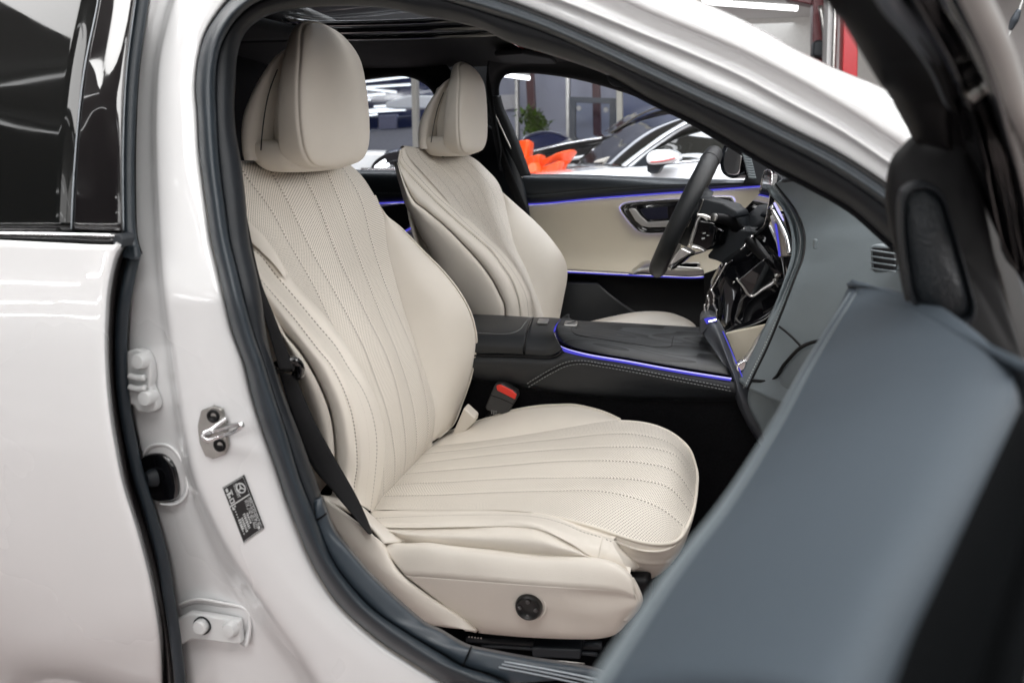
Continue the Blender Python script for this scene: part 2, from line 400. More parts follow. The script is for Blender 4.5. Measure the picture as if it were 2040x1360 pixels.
# ================================================================ the white car
car = tag(empty('white_sedan', (-0.3, 0, 0)), 'white sedan seen through its open front passenger door, with cream leather seats', 'car')
# ---- door seal, trims
SO = [(888,1362),(832,1326),(761,1280),(690,1220),(655,1178),(620,1118),(597,1065),(574,1004),(548,926),(516,835),(500,780),(488,727),(463,659),(448,597),(432,526),(421,480),(413,421),(405,363),(398,306),(394,229),(390,172),(396,115),(409,69),(432,31),(459,0),(505,-28),(580,-50),(700,-62),(820,-52),(900,-28),(1000,2),(1080,32),(1180,75),(1280,122),(1380,169),(1480,215),(1580,265),(1660,305),(1767,374),(1830,425)]
SM = [(1015,1362),(973,1343),(920,1326),(885,1305),(814,1262),(743,1213),(690,1156),(659,1110),(627,1026),(600,961),(570,861),(542,777),(525,720),(510,680),(487,600),(470,530),(457,480),(449,421),(441,363),(435,306),(431,229),(429,172),(434,115),(447,75),(470,40),(500,12),(540,-5),(620,-18),(720,-22),(820,-15),(900,5),(1000,35),(1080,62),(1180,105),(1280,152),(1380,200),(1480,247),(1580,297),(1660,340),(1770,415),(1830,465)]
SI = [(1215,1345),(1185,1332),(1043,1308),(990,1298),(927,1284),(874,1254),(849,1243),(796,1199),(743,1149),(694,1093),(666,1058),(650,1019),(640,990),(628,955),(610,905),(594,861),(558,767),(532,680),(520,597),(507,532),(499,498),(493,459),(486,382),(476,306),(469,268),(465,216),(467,172),(471,110),(481,75),(497,52),(525,33),(560,21),(620,13),(700,11),(780,17),(841,31),(903,42),(965,59),(1013,83),(1107,112),(1213,150),(1300,200),(1380,238),(1447,275),(1547,333),(1613,367),(1697,415),(1775,483),(1830,530)]
def between(A, B, t, n=90):
    a = resample([(x, y, 0) for x, y in A], n); b = resample([(x, y, 0) for x, y in B], n)
    return [tuple(p[:2]) for p in a*(1-t)+b*t]
seal = loft('door_aperture_seal', [SL(SO, 0.004), SL(between(SO, SM, .10), -0.006), SL(between(SO, SM, .3), -0.018), SL(between(SO, SM, .6), -0.022), SL(between(SO, SM, .9), -0.012), SL(SM, 0.004)], MT['rubber'], car, nv=150, sub=4, thick=0.006)
k_lo = 11   # index where the sill trim gives way to the pillar trim
SIlo, SMlo = SI[:13], SM[:9]
SIhi, SMhi = SI[12:], SM[8:]
loft('sill_trim', [SL(SMlo, 0.005), SL(between(SMlo, SIlo, .08), 0.0), SL(between(SMlo, SIlo, .5), 0.004), SL(between(SMlo, SIlo, .92), 0.012), SL(SIlo, 0.02), SL(shift(SIlo, 3, -3), 0.06)], simple('blue_grey_sill_plastic', (0.030, 0.041, 0.053), 0.36, amt=0.06, bump=0.15, bscale=900), car, nv=70, sub=4, thick=0.01)
loft('pillar_trim', [SL(SMhi, 0.006), SL(between(SMhi, SIhi, .1), 0.006), SL(between(SMhi, SIhi, .5), 0.012), SL(between(SMhi, SIhi, .92), 0.03), SL(SIhi, 0.045), SL(shift(SIhi, 2, 2), 0.11)], MT['trim'], car, nv=130, sub=4, thick=0.01)
# joints of the sill trim
tube('sill_joint', SL([(939,1287),(932,1303),(922,1327)], 0.0), 0.0012, MT['black'], car, n=12, k=6)
tube('sill_joint', SL([(626,1037),(640,1030),(650,1022)], 0.0), 0.0014, MT['black'], car, n=12, k=6)
MT['rib'] = simple('rib_grey', (.30, .33, .36), .4)
# ribs of the scuff plate
for i, (a, b) in enumerate([((1005,1317),(1190,1352)), ((1000,1322),(1180,1358)), ((994,1328),(1160,1362))]):
    tube('scuff_rib', SL([a, ((a[0]+b[0])/2, (a[1]+b[1])/2-1), b], 0.0), 0.0009, MT['rib'], car, n=10, k=6, flat=1.5)
# ---- B pillar (painted shut face)
P0 = [(372,1380),(371,1360),(360,1268),(349,1198),(335,1109),(311,1021),(289,951),(275,880),(263,820),(255,760),(253,700),(255,640),(260,580),(266,511),(267,459),(266,344),(268,229),(279,115),(292,0),(300,-60),(312,-140)]
P2 = [(660,1390),(635,1342),(529,1198),(459,1092),(399,968),(376,880),(362,800),(352,740),(342,660),(333,590),(326,510),(321,420),(317,344),(315,229),(322,115),(345,20),(362,-30),(390,-120)]
P1 = [(600,1390),(575,1342),(490,1215),(428,1110),(376,980),(354,890),(341,810),(331,740),(322,660),(314,590),(307,510),(303,420),(300,344),(299,229),(307,115),(328,20),(343,-30),(365,-120)]
SOp = [(905,1378)]+SO[:26]+[(540,-90)]
loft('pillar_panel', [SL(P0, [.065,.045,.032,.030,.030,.030]), SL(between(P0, P1, .5), [.060,.042,.030,.028,.028,.028]), SL(P1, [.046,.034,.024,.022,.022,.022]), SL(between(P1, P2, .5), [.026,.020,.013,.012,.012,.012]), SL(P2, .002), SL(between(P2, SOp, .35), -.003), SL(between(P2, SOp, .7), -.001), SL(between(P2, SOp, .93), .004), SL(SOp, .012)], MT['paint'], car, nv=120, sub=5, thick=0.006)
# ---- roof rail / A pillar
W0 = SO[26:]
W1 = [(560,-95),(700,-110),(860,-96),(980,-48),(1080,-14),(1180,25),(1280,66),(1380,107),(1480,152),(1573,203),(1680,262),(1775,325),(1850,372)]
W2 = [(540,-130),(700,-160),(880,-145),(1000,-100),(1100,-58),(1200,-14),(1280,24),(1380,65),(1480,108),(1573,156),(1696,229),(1789,290),(1850,330)]
W3 = [(520,-200),(700,-260),(900,-235),(1060,-165),(1180,-100),(1280,-52),(1380,-2),(1447,27),(1513,60),(1580,98),(1660,137),(1758,178),(1830,222),(1900,262)]
loft('roof_rail', [SL(W0, .006), SL(between(W0, W1, .2), -.004), SL(between(W0, W1, .8), -.012), SL(W1, -.020), SL(between(W1, W2, .35), -.016), SL(between(W1, W2, .8), -.024), SL(between(W2, W3, .12), -.036), SL(between(W2, W3, .4), -.038), SL(between(W2, W3, .75), -.022), SL(W3, 0.0), SL(shift(W3, 6, 0), .03)], MT['paint'], car, nv=110, sub=4, thick=0.006)
tube('rail_gap', SL(shift(SO[28:], 0, 4), -.002), 0.0045, MT['black'], car, n=60, k=8)
# ---- rear door
D0 = [(244,488),(231,511),(217,573),(213,619),(211,681),(214,758),(222,835),(232,894),(247,965),(275,1056),(300,1152),(318,1251),(327,1360),(330,1410)]
rd = empty('rear_door', (-1.0, -0.86, 0.5), car)
tag(rd, label='closed white rear door with dark glass')
def hz(px): return [(px+5 if i == 0 else px, y) for i, (_, y) in enumerate(D0)]
bow_ = lambda o: [o+.006, o, o-.006, o-.009, o-.007, o, o+.010, o+.022, o+.040, o+.070]
SD = lambda pts, o: SL(pts, o, door_y)
loft('door_skin', [SD(shift(D0, 6), .030), SD(D0, .010), SD(shift(D0, -6), .001), SD(shift(D0, -40), -.003), SD(between(shift(D0, -40), [(-60,476),(-60,1410)], .5), -.007), SD([(-60,476),(-60,700),(-60,950),(-60,1180),(-60,1410)], -.010), SD([(-420,470),(-420,700),(-420,950),(-420,1180),(-420,1410)], -.012)], MT['paint'], rd, nv=90, sub=6, thick=0.006)
loft('door_edge_flange', [SD(shift(D0, 3), .022), SL(between(D0, P0[:14][::-1], .28), [.002, .002, .012, .022]), SL(between(D0, P0[:14][::-1], .36), .034)], simple('brown_black_flange', (0.035, 0.031, 0.031), 0.4), rd, nv=70, sub=4, thick=0.002)
E0 = [(270,500),(262,530),(250,590),(243,640),(241,700),(243,760),(251,825),(262,885),(277,950),(299,1021),(323,1109),(338,1198),(349,1268),(359,1362),(360,1400)]
tube('door_edge_seal', SL(E0, 0.008), 0.0068, MT['rubber'], rd, n=80, k=10)
loft('door_gap', [SL(shift(E0, -26), [.028,.03,.06]), SL(E0, [.034,.036,.075]), SL(shift(E0, 7), [.036,.040,.085])], MT['black'], rd, nv=60, sub=3, thick=0.003)
# window zone
G1 = [(200,-60),(195,0),(168,138),(153,268),(145,382),(142,457)]
G2 = [(276,-60),(268,0),(250,141),(243,287),(243,401),(244,459)]
GL = [(-500,-60),(-500,0),(-500,138),(-500,268),(-500,382),(-500,457)]
loft('window_glass', [SL(GL, [-.018, -.039, -.026]), SL(between(GL, G1, .5, 20), [-.024, -.045, -.030]), SL(shift(G1, -2), [-.028, -.049, -.033])], MT['glassdark'], rd, nv=40, lin=True, sub=10, thick=0.004)
loft('pillar_applique', [SL(shift(G1, 2), [-.030, -.052, -.036]), SL(between(G1, G2, .5, 20), [-.031, -.053, -.037]), SL(shift(G2, -2), [-.029, -.050, -.035]), SL(G2, [-.02, -.038, -.024])], MT['piano'], rd, nv=40, sub=8, thick=0.004)
tube('glass_edge_strip', SL(G1, [-.031, -.053, -.0365]), 0.0008, MT['rib'], rd, n=40, k=6)
E1 = [(290,-60),(281,0),(262,141),(255,287),(255,401),(258,470),(268,505)]
tube('window_edge_seal', SL(E1, -.004), [0.009, 0.0085, 0.0075, 0.0075], MT['rubber'], rd, n=50, k=10)
loft('window_edge_gap', [SL(shift(E1, -14), .02), SL(shift(E1, 16), .028)], MT['black'], rd, nv=30, sub=3, thick=0.003)
tube('window_edge_chrome', SL(shift(G2, 2), [-.024, -.044, -.031]), 0.0007, MT['rib'], rd, n=40, k=6)
loft('belt_moulding', [SL([(-500,452),(0,456),(150,459),(243,462)], -.030), SL([(-500,457),(0,462),(150,464),(243,466)], -.040), SL([(-500,461),(0,466),(150,468),(242,470)], -.042), SL([(-500,466),(0,470),(150,473),(240,478)], -.036)], MT['chrome'], rd, nv=30, sub=3, thick=0.003)
loft('belt_seal', [SL([(-500,466),(0,470),(150,473),(240,478)], -.038), SL([(-500,478),(0,482),(120,486),(232,491)], -.034)], MT['piano'], rd, nv=30, sub=3, thick=0.003)
prism('belt_end_cap', SL([(226,467),(238,466),(246,476),(240,494),(222,492)], -.045), (0, .02, 0), MT['trim'], rd, .002)
prism('belt_corner_seal', SL([(243,498),(258,488),(268,490),(271,515),(262,520),(240,512)], -.012), (0, .010, 0), MT['rubber'], rd, .003)
# ---- hinges, striker, grommet, sticker on the pillar
def pl(pts, off): return SL(pts, off)
hg = empty('upper_door_hinge', S(290, 750, 0.02), car)
prism('hinge_plate', pl([(263,696),(285,690),(303,697),(313,718),(315,745),(312,765),(322,785),(326,800),(322,812),(308,817),(287,814),(278,800),(262,803),(254,790),(254,720)], .028), (0, -.012, 0), MT['paintmatt'], hg, .003)
lathe('hinge_bolt', S(284, 718, .016), (0, -1, 0.1), [(.0001,.010),(.008,.0095),(.0095,.007),(.0095,-.006)], MT['paintmatt'], hg)
lathe('hinge_bolt', S(297, 791, .016), (0, -1, 0.1), [(.0001,.010),(.008,.0095),(.0095,.007),(.0095,-.006)], MT['paintmatt'], hg)
tube('hinge_rib', pl([(258,748),(275,752),(288,752)], .010), .004, MT['paintmatt'], hg, n=12)
tube('hinge_rib', pl([(258,770),(275,774),(290,772)], .010), .004, MT['paintmatt'], hg, n=12)
hg2 = empty('lower_door_hinge', S(430, 1245, 0.02), car)
prism('hinge_plate', pl([(357,1228),(385,1212),(430,1218),(485,1228),(489,1272),(478,1274),(420,1266),(390,1264),(362,1280)], .044), (0, -.010, 0), MT['paintmatt'], hg2, .003)
lathe('hinge_bolt', S(403, 1245, .032), (0, -1, 0.1), [(.0001,.008),(.008,.008),(.010,.006),(.0105,-.006)], MT['paintmatt'], hg2)
lathe('hinge_bolt_ring', S(403, 1245, .0325), (0, -1, 0.1), [(.0112,.000),(.0122,.002),(.0122,-.006)], MT['trim'], hg2)
lathe('hinge_bolt', S(459, 1252, .032), (0, -1, 0.1), [(.0001,.006),(.008,.005),(.011,.001),(.0115,-.006)], MT['paintmatt'], hg2)
loft('hinge_recess', [SL([(355,1205),(390,1193),(440,1200),(490,1215),(498,1250),(490,1290)], .0375), SL([(362,1212),(392,1203),(438,1209),(480,1221),(487,1250),(478,1282)], .048)], MT['paint'], hg2, nv=40, sub=3, thick=0.002)
gr = empty('wiring_grommet', S(320, 950, .02), car)
prism('grommet_boot', resample(pl([(286,912),(302,901),(334,903),(352,923),(361,960),(359,985),(342,994),(312,991),(292,965),(284,935)], .036), 40, True)[:-1], (0, -.008, 0), MT['piano'], gr, .004)
lathe('connector', S(309, 950, .028), (-.5, -1, 0.1), [(.0001,.012),(.008,.011),(.011,.007),(.012,0)], MT['trim'], gr)
loft('grommet_rim', [SL([(285,905),(300,888),(335,888),(360,915),(372,960),(370,985),(352,1003),(318,1003)], .029), SL([(292,909),(303,897),(333,898),(352,920),(363,960),(361,984),(345,996),(318,995)], .037)], MT['paint'], gr, nv=50, sub=3, thick=0.002)
sk = empty('door_striker', S(435, 855, 0), car)
prism('striker_plate', pl([(405,815),(428,806),(446,812),(455,845),(459,885),(452,902),(428,911),(413,905),(402,880),(398,845)], -.003), (0, -.005, 0), MT['steel'], sk, .0015)
for p in ((424, 829), (437, 887)):
    lathe('striker_screw', S(p[0], p[1], -.009), (0, -1, .1), [(.0035,-.001),(.006,.0015),(.0075,.001),(.008,-.003)], MT['black'], sk)
Sb = lambda px, py, o: S(px, py, o)
tube('striker_loop', [Sb(452,832,-.006), Sb(425,852,-.016), Sb(407,862,-.024), Sb(404,870,-.026), Sb(414,876,-.024), Sb(440,868,-.022), Sb(462,862,-.03), Sb(478,852,-.04), Sb(483,845,-.042), Sb(472,845,-.038), Sb(448,852,-.028), Sb(424,860,-.02), Sb(410,868,-.012), Sb(416,880,-.006)], .0026, MT['chrome'], sk, n=90, k=10)
stk = empty('data_sticker', S(485, 1012, -.004), car)
A_, B_, C_, D_ = S(485,946,-.0045), S(525,1052,-.0045), S(485,1081,-.0045), S(443,971,-.0045)
prism('sticker_sheet', [A_, B_, C_, D_], (0, .0015, 0), simple('black_sticker', (0.006,0.006,0.007), 0.35), stk, 0)
MT['print'] = simple('white_print', (0.62, 0.64, 0.64), 0.5)
def on_sticker(u, v, o=.0006):   # u along the long side, v across from the right-hand edge
    p = A_*(1-u)*(1-v)+B_*u*(1-v)+C_*u*v+D_*(1-u)*v
    return p+np.array([0, -o, 0])
def bar(u0, v0, u1, v1, nm='print_mark'): 
    return [on_sticker(u0, v0), on_sticker(u1, v0), on_sticker(u1, v1), on_sticker(u0, v1)]
def quads(name, L, mat, parent):
    V, F = [], []
    for q in L:
        F.append(tuple(range(len(V), len(V)+4))); V += list(q)
    return mesh(name, V, F, mat, parent, smooth=False)
Q = [bar(.012,.02,.988,.03), bar(.012,.97,.988,.98), bar(.012,.02,.02,.98), bar(.98,.02,.988,.98), bar(.335,.02,.355,.98)]
quads('sticker_border', Q, MT['print'], stk)
Q = []
for i in range(10): Q.append(bar(.40+.05*i+.01, .80-.0*i, .40+.05*i+.035, .84))
r2 = random.Random(3)
for row, (v0, v1, u0, u1) in enumerate([(.62,.72,.62,.86),(.48,.58,.58,.86),(.74,.86,.62,.80),(.36,.44,.60,.80)]):
    u = u0
    while u < u1:
        l = r2.uniform(.012, .03); Q.append(bar(u, v0, u+l, v1)); u += l+.014
Q += [bar(.37,.84,.43,.90), bar(.37,.74,.40,.80), bar(.05,.80,.11,.90), bar(.13,.72,.17,.92), bar(.18,.80,.22,.90), bar(.24,.70,.26,.90), bar(.30,.70,.32,.90), bar(.24,.70,.32,.73), bar(.24,.87,.32,.90), bar(.92,.10,.96,.20), bar(.10,.66,.20,.70)]
quads('print_mark', Q, MT['print'], stk)
def text_on(name, s, u, v, du, height, mat, parent):
    cu = bpy.data.curves.new(name, 'FONT'); cu.body = s; cu.size = 1.0; cu.materials.append(mat); cu.extrude = 0.0
    tmp = bpy.data.objects.new(name, cu); COL.objects.link(tmp)
    me = bpy.data.meshes.new_from_object(tmp.evaluated_get(bpy.context.evaluated_depsgraph_get())); COL.objects.unlink(tmp); bpy.data.objects.remove(tmp)
    o = bpy.data.objects.new(name, me)
    e1 = (on_sticker(u+du, v)-on_sticker(u, v)); Ln = np.linalg.norm(e1); e1 /= Ln
    e2 = (on_sticker(u, v-.3)-on_sticker(u, v)); e2 -= e1*(e2@e1); e2 /= np.linalg.norm(e2); e3 = np.cross(e1, e2)
    k = height; kx = Ln/(0.56*len(s))
    p = on_sticker(u, v, .0009); Mx = Matrix.Identity(4)
    for i in range(3): Mx[i][0], Mx[i][1], Mx[i][2], Mx[i][3] = e1[i]*kx, e2[i]*k, e3[i]*k, p[i]
    o.matrix_world = Mx; COL.objects.link(o); o.parent = parent; o.matrix_parent_inverse = world_of(parent).inverted(); return o
text_on('sticker_text', 'MERCEDES-BENZ AG', .38, .15, .52, .0075, MT['print'], stk)
text_on('sticker_text', 'Mercedes-Benz', .04, .52, .28, .0095, MT['print'], stk)
text_on('sticker_text', 'W1K 2140 4017 A023', .38, .33, .58, .0085, MT['print'], stk)
cc = on_sticker(.17, .27, .0006); e1 = on_sticker(.3,.27)-on_sticker(.1,.27); e1 /= np.linalg.norm(e1); e2 = np.cross(e1, (0,1,0))
tube('emblem_ring', [cc+.0058*(math.cos(t)*e1+math.sin(t)*e2) for t in np.linspace(0, 2*math.pi, 13)[:-1]], .0008, MT['print'], stk, n=36, k=6, closed=True)
for a in (0, 120, 240):
    t = math.radians(a+180)
    tube('emblem_ray', [cc, cc+.0055*(math.cos(t)*e1+math.sin(t)*e2)], [.0011, .0003], MT['print'], stk, n=4, k=6)
# ================================================================ seats
def mirror_y(P, y0): Q = np.array(P, float); Q[:, 1] = 2*y0-Q[:, 1]; return Q
def headrest(parent, y0, dx=0.0):
    """front pad, its side wall, the back shroud and the guide under it; sub-parts of the seat"""
    zs = [1.072, 1.080, 1.10, 1.14, 1.17, 1.20, 1.228, 1.25, 1.27, 1.283, 1.289]
    hw = [.050, .088, .110, .1175, .116, .111, .103, .092, .074, .050, .0]
    def outline(scale=1.0, zshift=0.0, x=lambda z: -.575, n=72):
        pts = [(y0-w*scale, z) for w, z in zip(hw, zs)] + [(y0+w*scale, z) for w, z in zip(hw[-2::-1], zs[-2::-1])]
        zc = 1.175
        P = np.array([(x(zc+(z-zc)*scale+zshift)+dx, y, zc+(z-zc)*scale+zshift) for y, z in pts])
        return resample(P, n+1, True)
    xf = lambda z: -.574 - .9*max(0, z-1.235)**1.5*1.6 - 6.0*max(0, 1.095-z)**2
    xb = lambda z: -.608 - .10*(1.19-z) - .2*max(0, z-1.25)
    r = [outline(.001, x=lambda z: xf(z)+.011), outline(.35, x=lambda z: xf(z)+.0105), outline(.7, x=lambda z: xf(z)+.0075), outline(.9, x=lambda z: xf(z)+.003), outline(.975, x=lambda z: xf(z)-.002), outline(1.0, x=lambda z: xf(z)-.006),
         outline(1.012, x=lambda z: (xf(z)*.6+xb(z)*.4)), outline(1.01, x=lambda z: xf(z)*.2+xb(z)*.8), outline(.985, x=lambda z: xb(z)-.003), outline(.93, x=lambda z: xb(z)-.006), outline(.5, x=lambda z: xb(z)-.006), outline(.02, x=lambda z: xb(z)-.006)]
    loft('headrest_pad', r, MT['leather'], parent, sub=5, thick=0, plain=(5,), seam_d=.0025, seam_w=.0028, face=(0, -1.5, 1.2), raw=True)
    # the lower cup joining pad and shroud
    def ring(xc, hx, hwy, z, n=48):
        t = np.linspace(0, 2*math.pi, n+1)
        p = 2.6
        cs, sn = np.cos(t), np.sin(t)
        return np.stack([xc+dx+hx*np.sign(cs)*np.abs(cs)**(2/p), y0+hwy*np.sign(sn)*np.abs(sn)**(2/p), np.full(n+1, z)], 1)
    loft('headrest_cup', [ring(-.630, .030, .06, 1.066), ring(-.636, .045, .09, 1.070), ring(-.640, .056, .104, 1.084), ring(-.642, .058, .108, 1.104), ring(-.646, .050, .104, 1.112), ring(-.646, .02, .05, 1.113)], MT['leather'], parent, sub=5, thick=0, raw=True, face=(0, -1.5, .9))
    # back shroud: a tapered shell leaning behind the pad
    zs2 = [1.085, 1.10, 1.125, 1.15, 1.18, 1.21, 1.235, 1.250, 1.254]
    xbk = [-.694, -.696, -.696, -.692, -.677, -.656, -.636, -.618, -.606]
    xfr = [-.655, -.655, -.650, -.643, -.634, -.624, -.615, -.608, -.604]
    wd = [.112, .113, .113, .111, .106, .098, .085, .06, .01]
    rows = []
    for z, xb_, xf_, w in zip(zs2, xbk, xfr, wd):
        rows.append(ring((xb_+xf_)/2, max((xf_-xb_)/2, .002), w, z))
    loft('headrest_shroud', rows, MT['creamplastic'], parent, sub=4, thick=0, raw=True, face=(0, -1.5, 1.2))
    tube('shroud_joint', [(-.652+dx, y0-.1085, 1.10), (-.644+dx, y0-.108, 1.14), (-.634+dx, y0-.104, 1.18), (-.622+dx, y0-.094, 1.215)], .0010, MT['trim'], parent, n=24, k=6)
    # inner core between pad and shroud with a release button
    box('headrest_core', (-.628+dx, y0, 1.165), (.05, .15, .13), MT['creamplastic'], parent, .012)
    prism('release_button', [(-.625+dx, y0-.098, 1.120), (-.600+dx, y0-.104, 1.112), (-.598+dx, y0-.104, 1.122), (-.604+dx, y0-.102, 1.128), (-.622+dx, y0-.098, 1.132)], (0, .02, 0), MT['piping'], parent, .003)
    lathe('headrest_guide', (-.665+dx, y0, 1.035), (0, 0, 1), [(.012, 0), (.015, .004), (.015, .012), (.010, .016), (.010, .05)], MT['trim'], parent, k=20, sx=1.7, u=(0, 1, 0))
def flutes(t0, t1, n, d):
    def f(t, v):
        u = np.clip((t-t0)/(t1-t0), 0, 1)*n
        return d*np.abs(np.sin(math.pi*u))**0.7*((t >= t0) & (t <= t1))*np.ones_like(v)
    return f
# ---------------------------------------------------------------- front passenger seat
ps = empty('front_passenger_seat', (-.35, -.37, .42), car)
tag(ps, label='near cream leather front seat with perforated fluted centre')
Y0 = -.37
headrest(ps, Y0)
far = [(861,880),(866,815),(852,760),(832,700),(809,630),(787,555),(771,487),(764,430),(745,388),(722,352),(704,334),(690,322)]
fary = [Y0+a for a in (.135,.14,.14,.14,.145,.15,.165,.182,.185,.18,.165,.15)]
FARR = YL(far, fary)
NEAR = mirror_y(FARR, Y0)
# near valley follows the picture where it shows
nearpx = [(742,1022),(757,960),(764,915),(763,860),(753,815),(731,762),(705,716),(676,672),(640,625),(606,588),(568,539),(546,499),(524,471),(491,438)]
NEARP = YL(nearpx, [Y0-.150, Y0-.150, Y0-.152, Y0-.155, Y0-.16, Y0-.17, Y0-.18, Y0-.185])
NEARF = np.vstack([NEARP, [(-.655, -.555, 1.035), (-.668, -.545, 1.058), (-.690, -.535, 1.073)]])
top = lambda P, dxs, dz: np.vstack([P, P[-1]+np.array([dxs, 0, dz]), P[-1]+np.array([dxs*2.6, 0, dz*.3])])
A_ = resample(NEARF, 60); B_ = resample(FARR, 60)
def mid(t, push):
    P = A_*(1-t)+B_*t
    v = np.linspace(0, 1, 60)[:, None]
    n = np.array([.95, 0, .3])
    return P+n*push*(np.sin(math.pi*np.clip(v*1.02, 0, 1))**.6)
ext = lambda P: np.vstack([P[:1]+[[.004, 0, -.035]], P, P[-1:]+[[-.018, 0, .010]], P[-1:]+[[-.055, 0, .006]]])
SEAM = [[(764,995),(765,930),(757,870),(743,815),(722,765),(693,707),(654,629),(625,568),(593,513),(570,474),(551,435),(528,400),(502,367),(479,335)],
        [(784,972),(788,920),(782,870),(769,810),(751,761),(729,700),(693,629),(661,571),(628,513),(599,455),(573,400),(538,338)],
        [(803,950),(809,910),(808,870),(800,815),(788,760),(767,700),(738,642),(716,597),(686,539),(661,481),(635,409),(602,345)],
        [(822,927),(829,900),(831,870),(825,815),(811,760),(787,691),(764,639),(735,565),(706,487),(680,409),(651,341)],
        [(842,904),(850,882),(854,855),(852,810),(841,755),(822,694),(803,649),(774,581),(742,487),(719,396),(686,338)]]
def smooth_x(P, k=3):
    """even out the fore-aft course of a seam"""
    P = resample(P, 60); Q = P.copy()
    for _ in range(k):
        Q[1:-1] = (Q[:-2]+2*Q[1:-1]+Q[2:])/4
    return Q
rows = [ext(A_)]+[ext(smooth_x(YL(sp_, [Y0+f_*.146, Y0+f_*.148, Y0+f_*.155, Y0+f_*.172, Y0+f_*.176]))) for sp_, f_ in zip(SEAM, (-2/3, -1/3, 0, 1/3, 2/3))]+[ext(B_)]
loft('backrest_centre', rows, MT['perf'], ps, nv=150, sub=14, thick=0, seams=(1, 2, 3, 4, 5), seam_d=.0012, seam_w=.0022, bulge=flutes(0, 6, 6, .0010))
# near bolster: side wall, front panels, crest down into the valley
R0 = [(672,925),(669,870),(662,826),(640,767),(607,709),(575,669),(553,641),(531,608),(505,570),(470,520)]
R1 = [(712,1000),(708,975),(714,926),(712,881),(704,826),(688,777),(662,725),(634,691),(590,634),(546,583),(504,535),(470,500),(440,470)]
R2 = [(738,1017),(747,949),(751,890),(748,855),(739,816),(723,777),(694,732),(668,689),(634,649),(590,596),(546,544),(520,510),(500,493),(460,450)]
R3 = [(741,1020),(756,957),(763,905),(760,855),(748,810),(728,762),(703,716),(672,672),(636,627),(600,586),(575,557),(548,523),(525,498),(495,478),(450,430)]
R4 = [(743,1022),(757,962),(764,916),(763,861),(752,812),(731,760),(705,713),(675,668),(639,622),(604,585),(568,539),(546,499),(524,471),(491,438),(455,395)]
yb_ = Y0-.262
loft('backrest_bolster', [YL(R0, Y0-.262)+np.array([-.04, .07, 0]), YL(R0, Y0-.258), YL(between(R0, R1, .5), Y0-.262), YL(R1, Y0-.245), YL(between(R1, R2, .5), Y0-.226), YL(R2, Y0-.200), YL(R3, [Y0-.16, Y0-.172, Y0-.182, Y0-.19, Y0-.19]), YL(R4, [Y0-.150, Y0-.152, Y0-.158, Y0-.172, Y0-.185])+np.array([.0005, .003, 0])], MT['leather'], ps, nv=110, sub=8, thick=0, seams=(3,), stitches=(5,), seam_d=.0035, seam_w=.0035)
tube('bolster_seam_welt', YL(shift([(513,484),(535,506),(553,525),(566,545)], -2, 1), Y0-.188), .0022, MT['piping'], ps, n=24)
# shoulder wing ahead of the pillar
loft('backrest_shoulder', [YL([(566,552),(546,526),(520,500),(496,478),(450,440)], Y0-.200), YL([(568,545),(548,512),(524,482),(493,450),(450,410)], Y0-.190)+np.array([.004, 0, 0]), YL([(570,542),(550,503),(526,471),(491,436),(450,392)], Y0-.183)], MT['leather'], ps, nv=40, sub=6, thick=0)
# back shell seen as a light sliver behind the belt
SH0 = [(640,905),(622,850),(605,800),(590,750),(575,715),(553,664),(531,620),(500,570)]
SH1 = [(672,925),(669,870),(662,826),(640,767),(607,709),(575,669),(553,641),(531,608),(500,560)]
loft('backrest_shell', [YL(SH0, Y0-.255)+np.array([-.01, .02, 0]), YL(between(SH0, SH1, .5), Y0-.268), YL(SH1, Y0-.264)-np.array([.004, 0, 0])], MT['creamplastic'], ps, nv=60, sub=5, thick=.004)
# far bolster with piping edge
FB = [(872,872),(890,857),(904,842),(917,809),(936,754),(944,716),(948,680),(945,655),(936,623),(913,581),(880,539),(848,507),(797,455),(763,426),(745,390)]
fy = [Y0+a for a in (.175,.2,.225,.245,.25,.25,.25,.245,.24,.235,.23,.222,.21,.186,.186)]
FBR = YL(FB, fy)
fr2 = resample(FARR[:9], 60); fb2 = resample(FBR, 60)
m1 = fr2*.65+fb2*.35+np.array([.016, 0, .004])*np.sin(math.pi*np.linspace(0, 1, 60))[:, None]
m2 = fr2*.25+fb2*.75+np.array([.014, .004, .003])*np.sin(math.pi*np.linspace(0, 1, 60))[:, None]
bk1 = fb2+np.array([-.02, .012, 0]); bk2 = fb2+np.array([-.10, .02, -.02])
loft('backrest_bolster', [fr2+np.array([-.004, 0, 0]), m1, m2, fb2, bk1, bk2], MT['leather'], ps, nv=90, sub=8, thick=0, seams=(3,), seam_d=.001, seam_w=.002)
tube('backrest_piping', fb2+np.array([.001, .002, 0]), .0022, MT['piping'], ps, n=90)
# hidden rear shell of the backrest (closes the seat from behind)
loft('backrest_rear_shell', [np.array([(-.56, Y0-.25, .55), (-.62, Y0-.25, .75), (-.67, Y0-.23, .95), (-.695, Y0-.17, 1.05)]), np.array([(-.60, Y0, .55), (-.67, Y0, .75), (-.71, Y0, .95), (-.73, Y0, 1.06)]), np.array([(-.56, Y0+.25, .55), (-.62, Y0+.25, .75), (-.67, Y0+.23, .95), (-.695, Y0+.17, 1.05)])], MT['creamplastic'], ps, nv=30, sub=6, thick=.005)
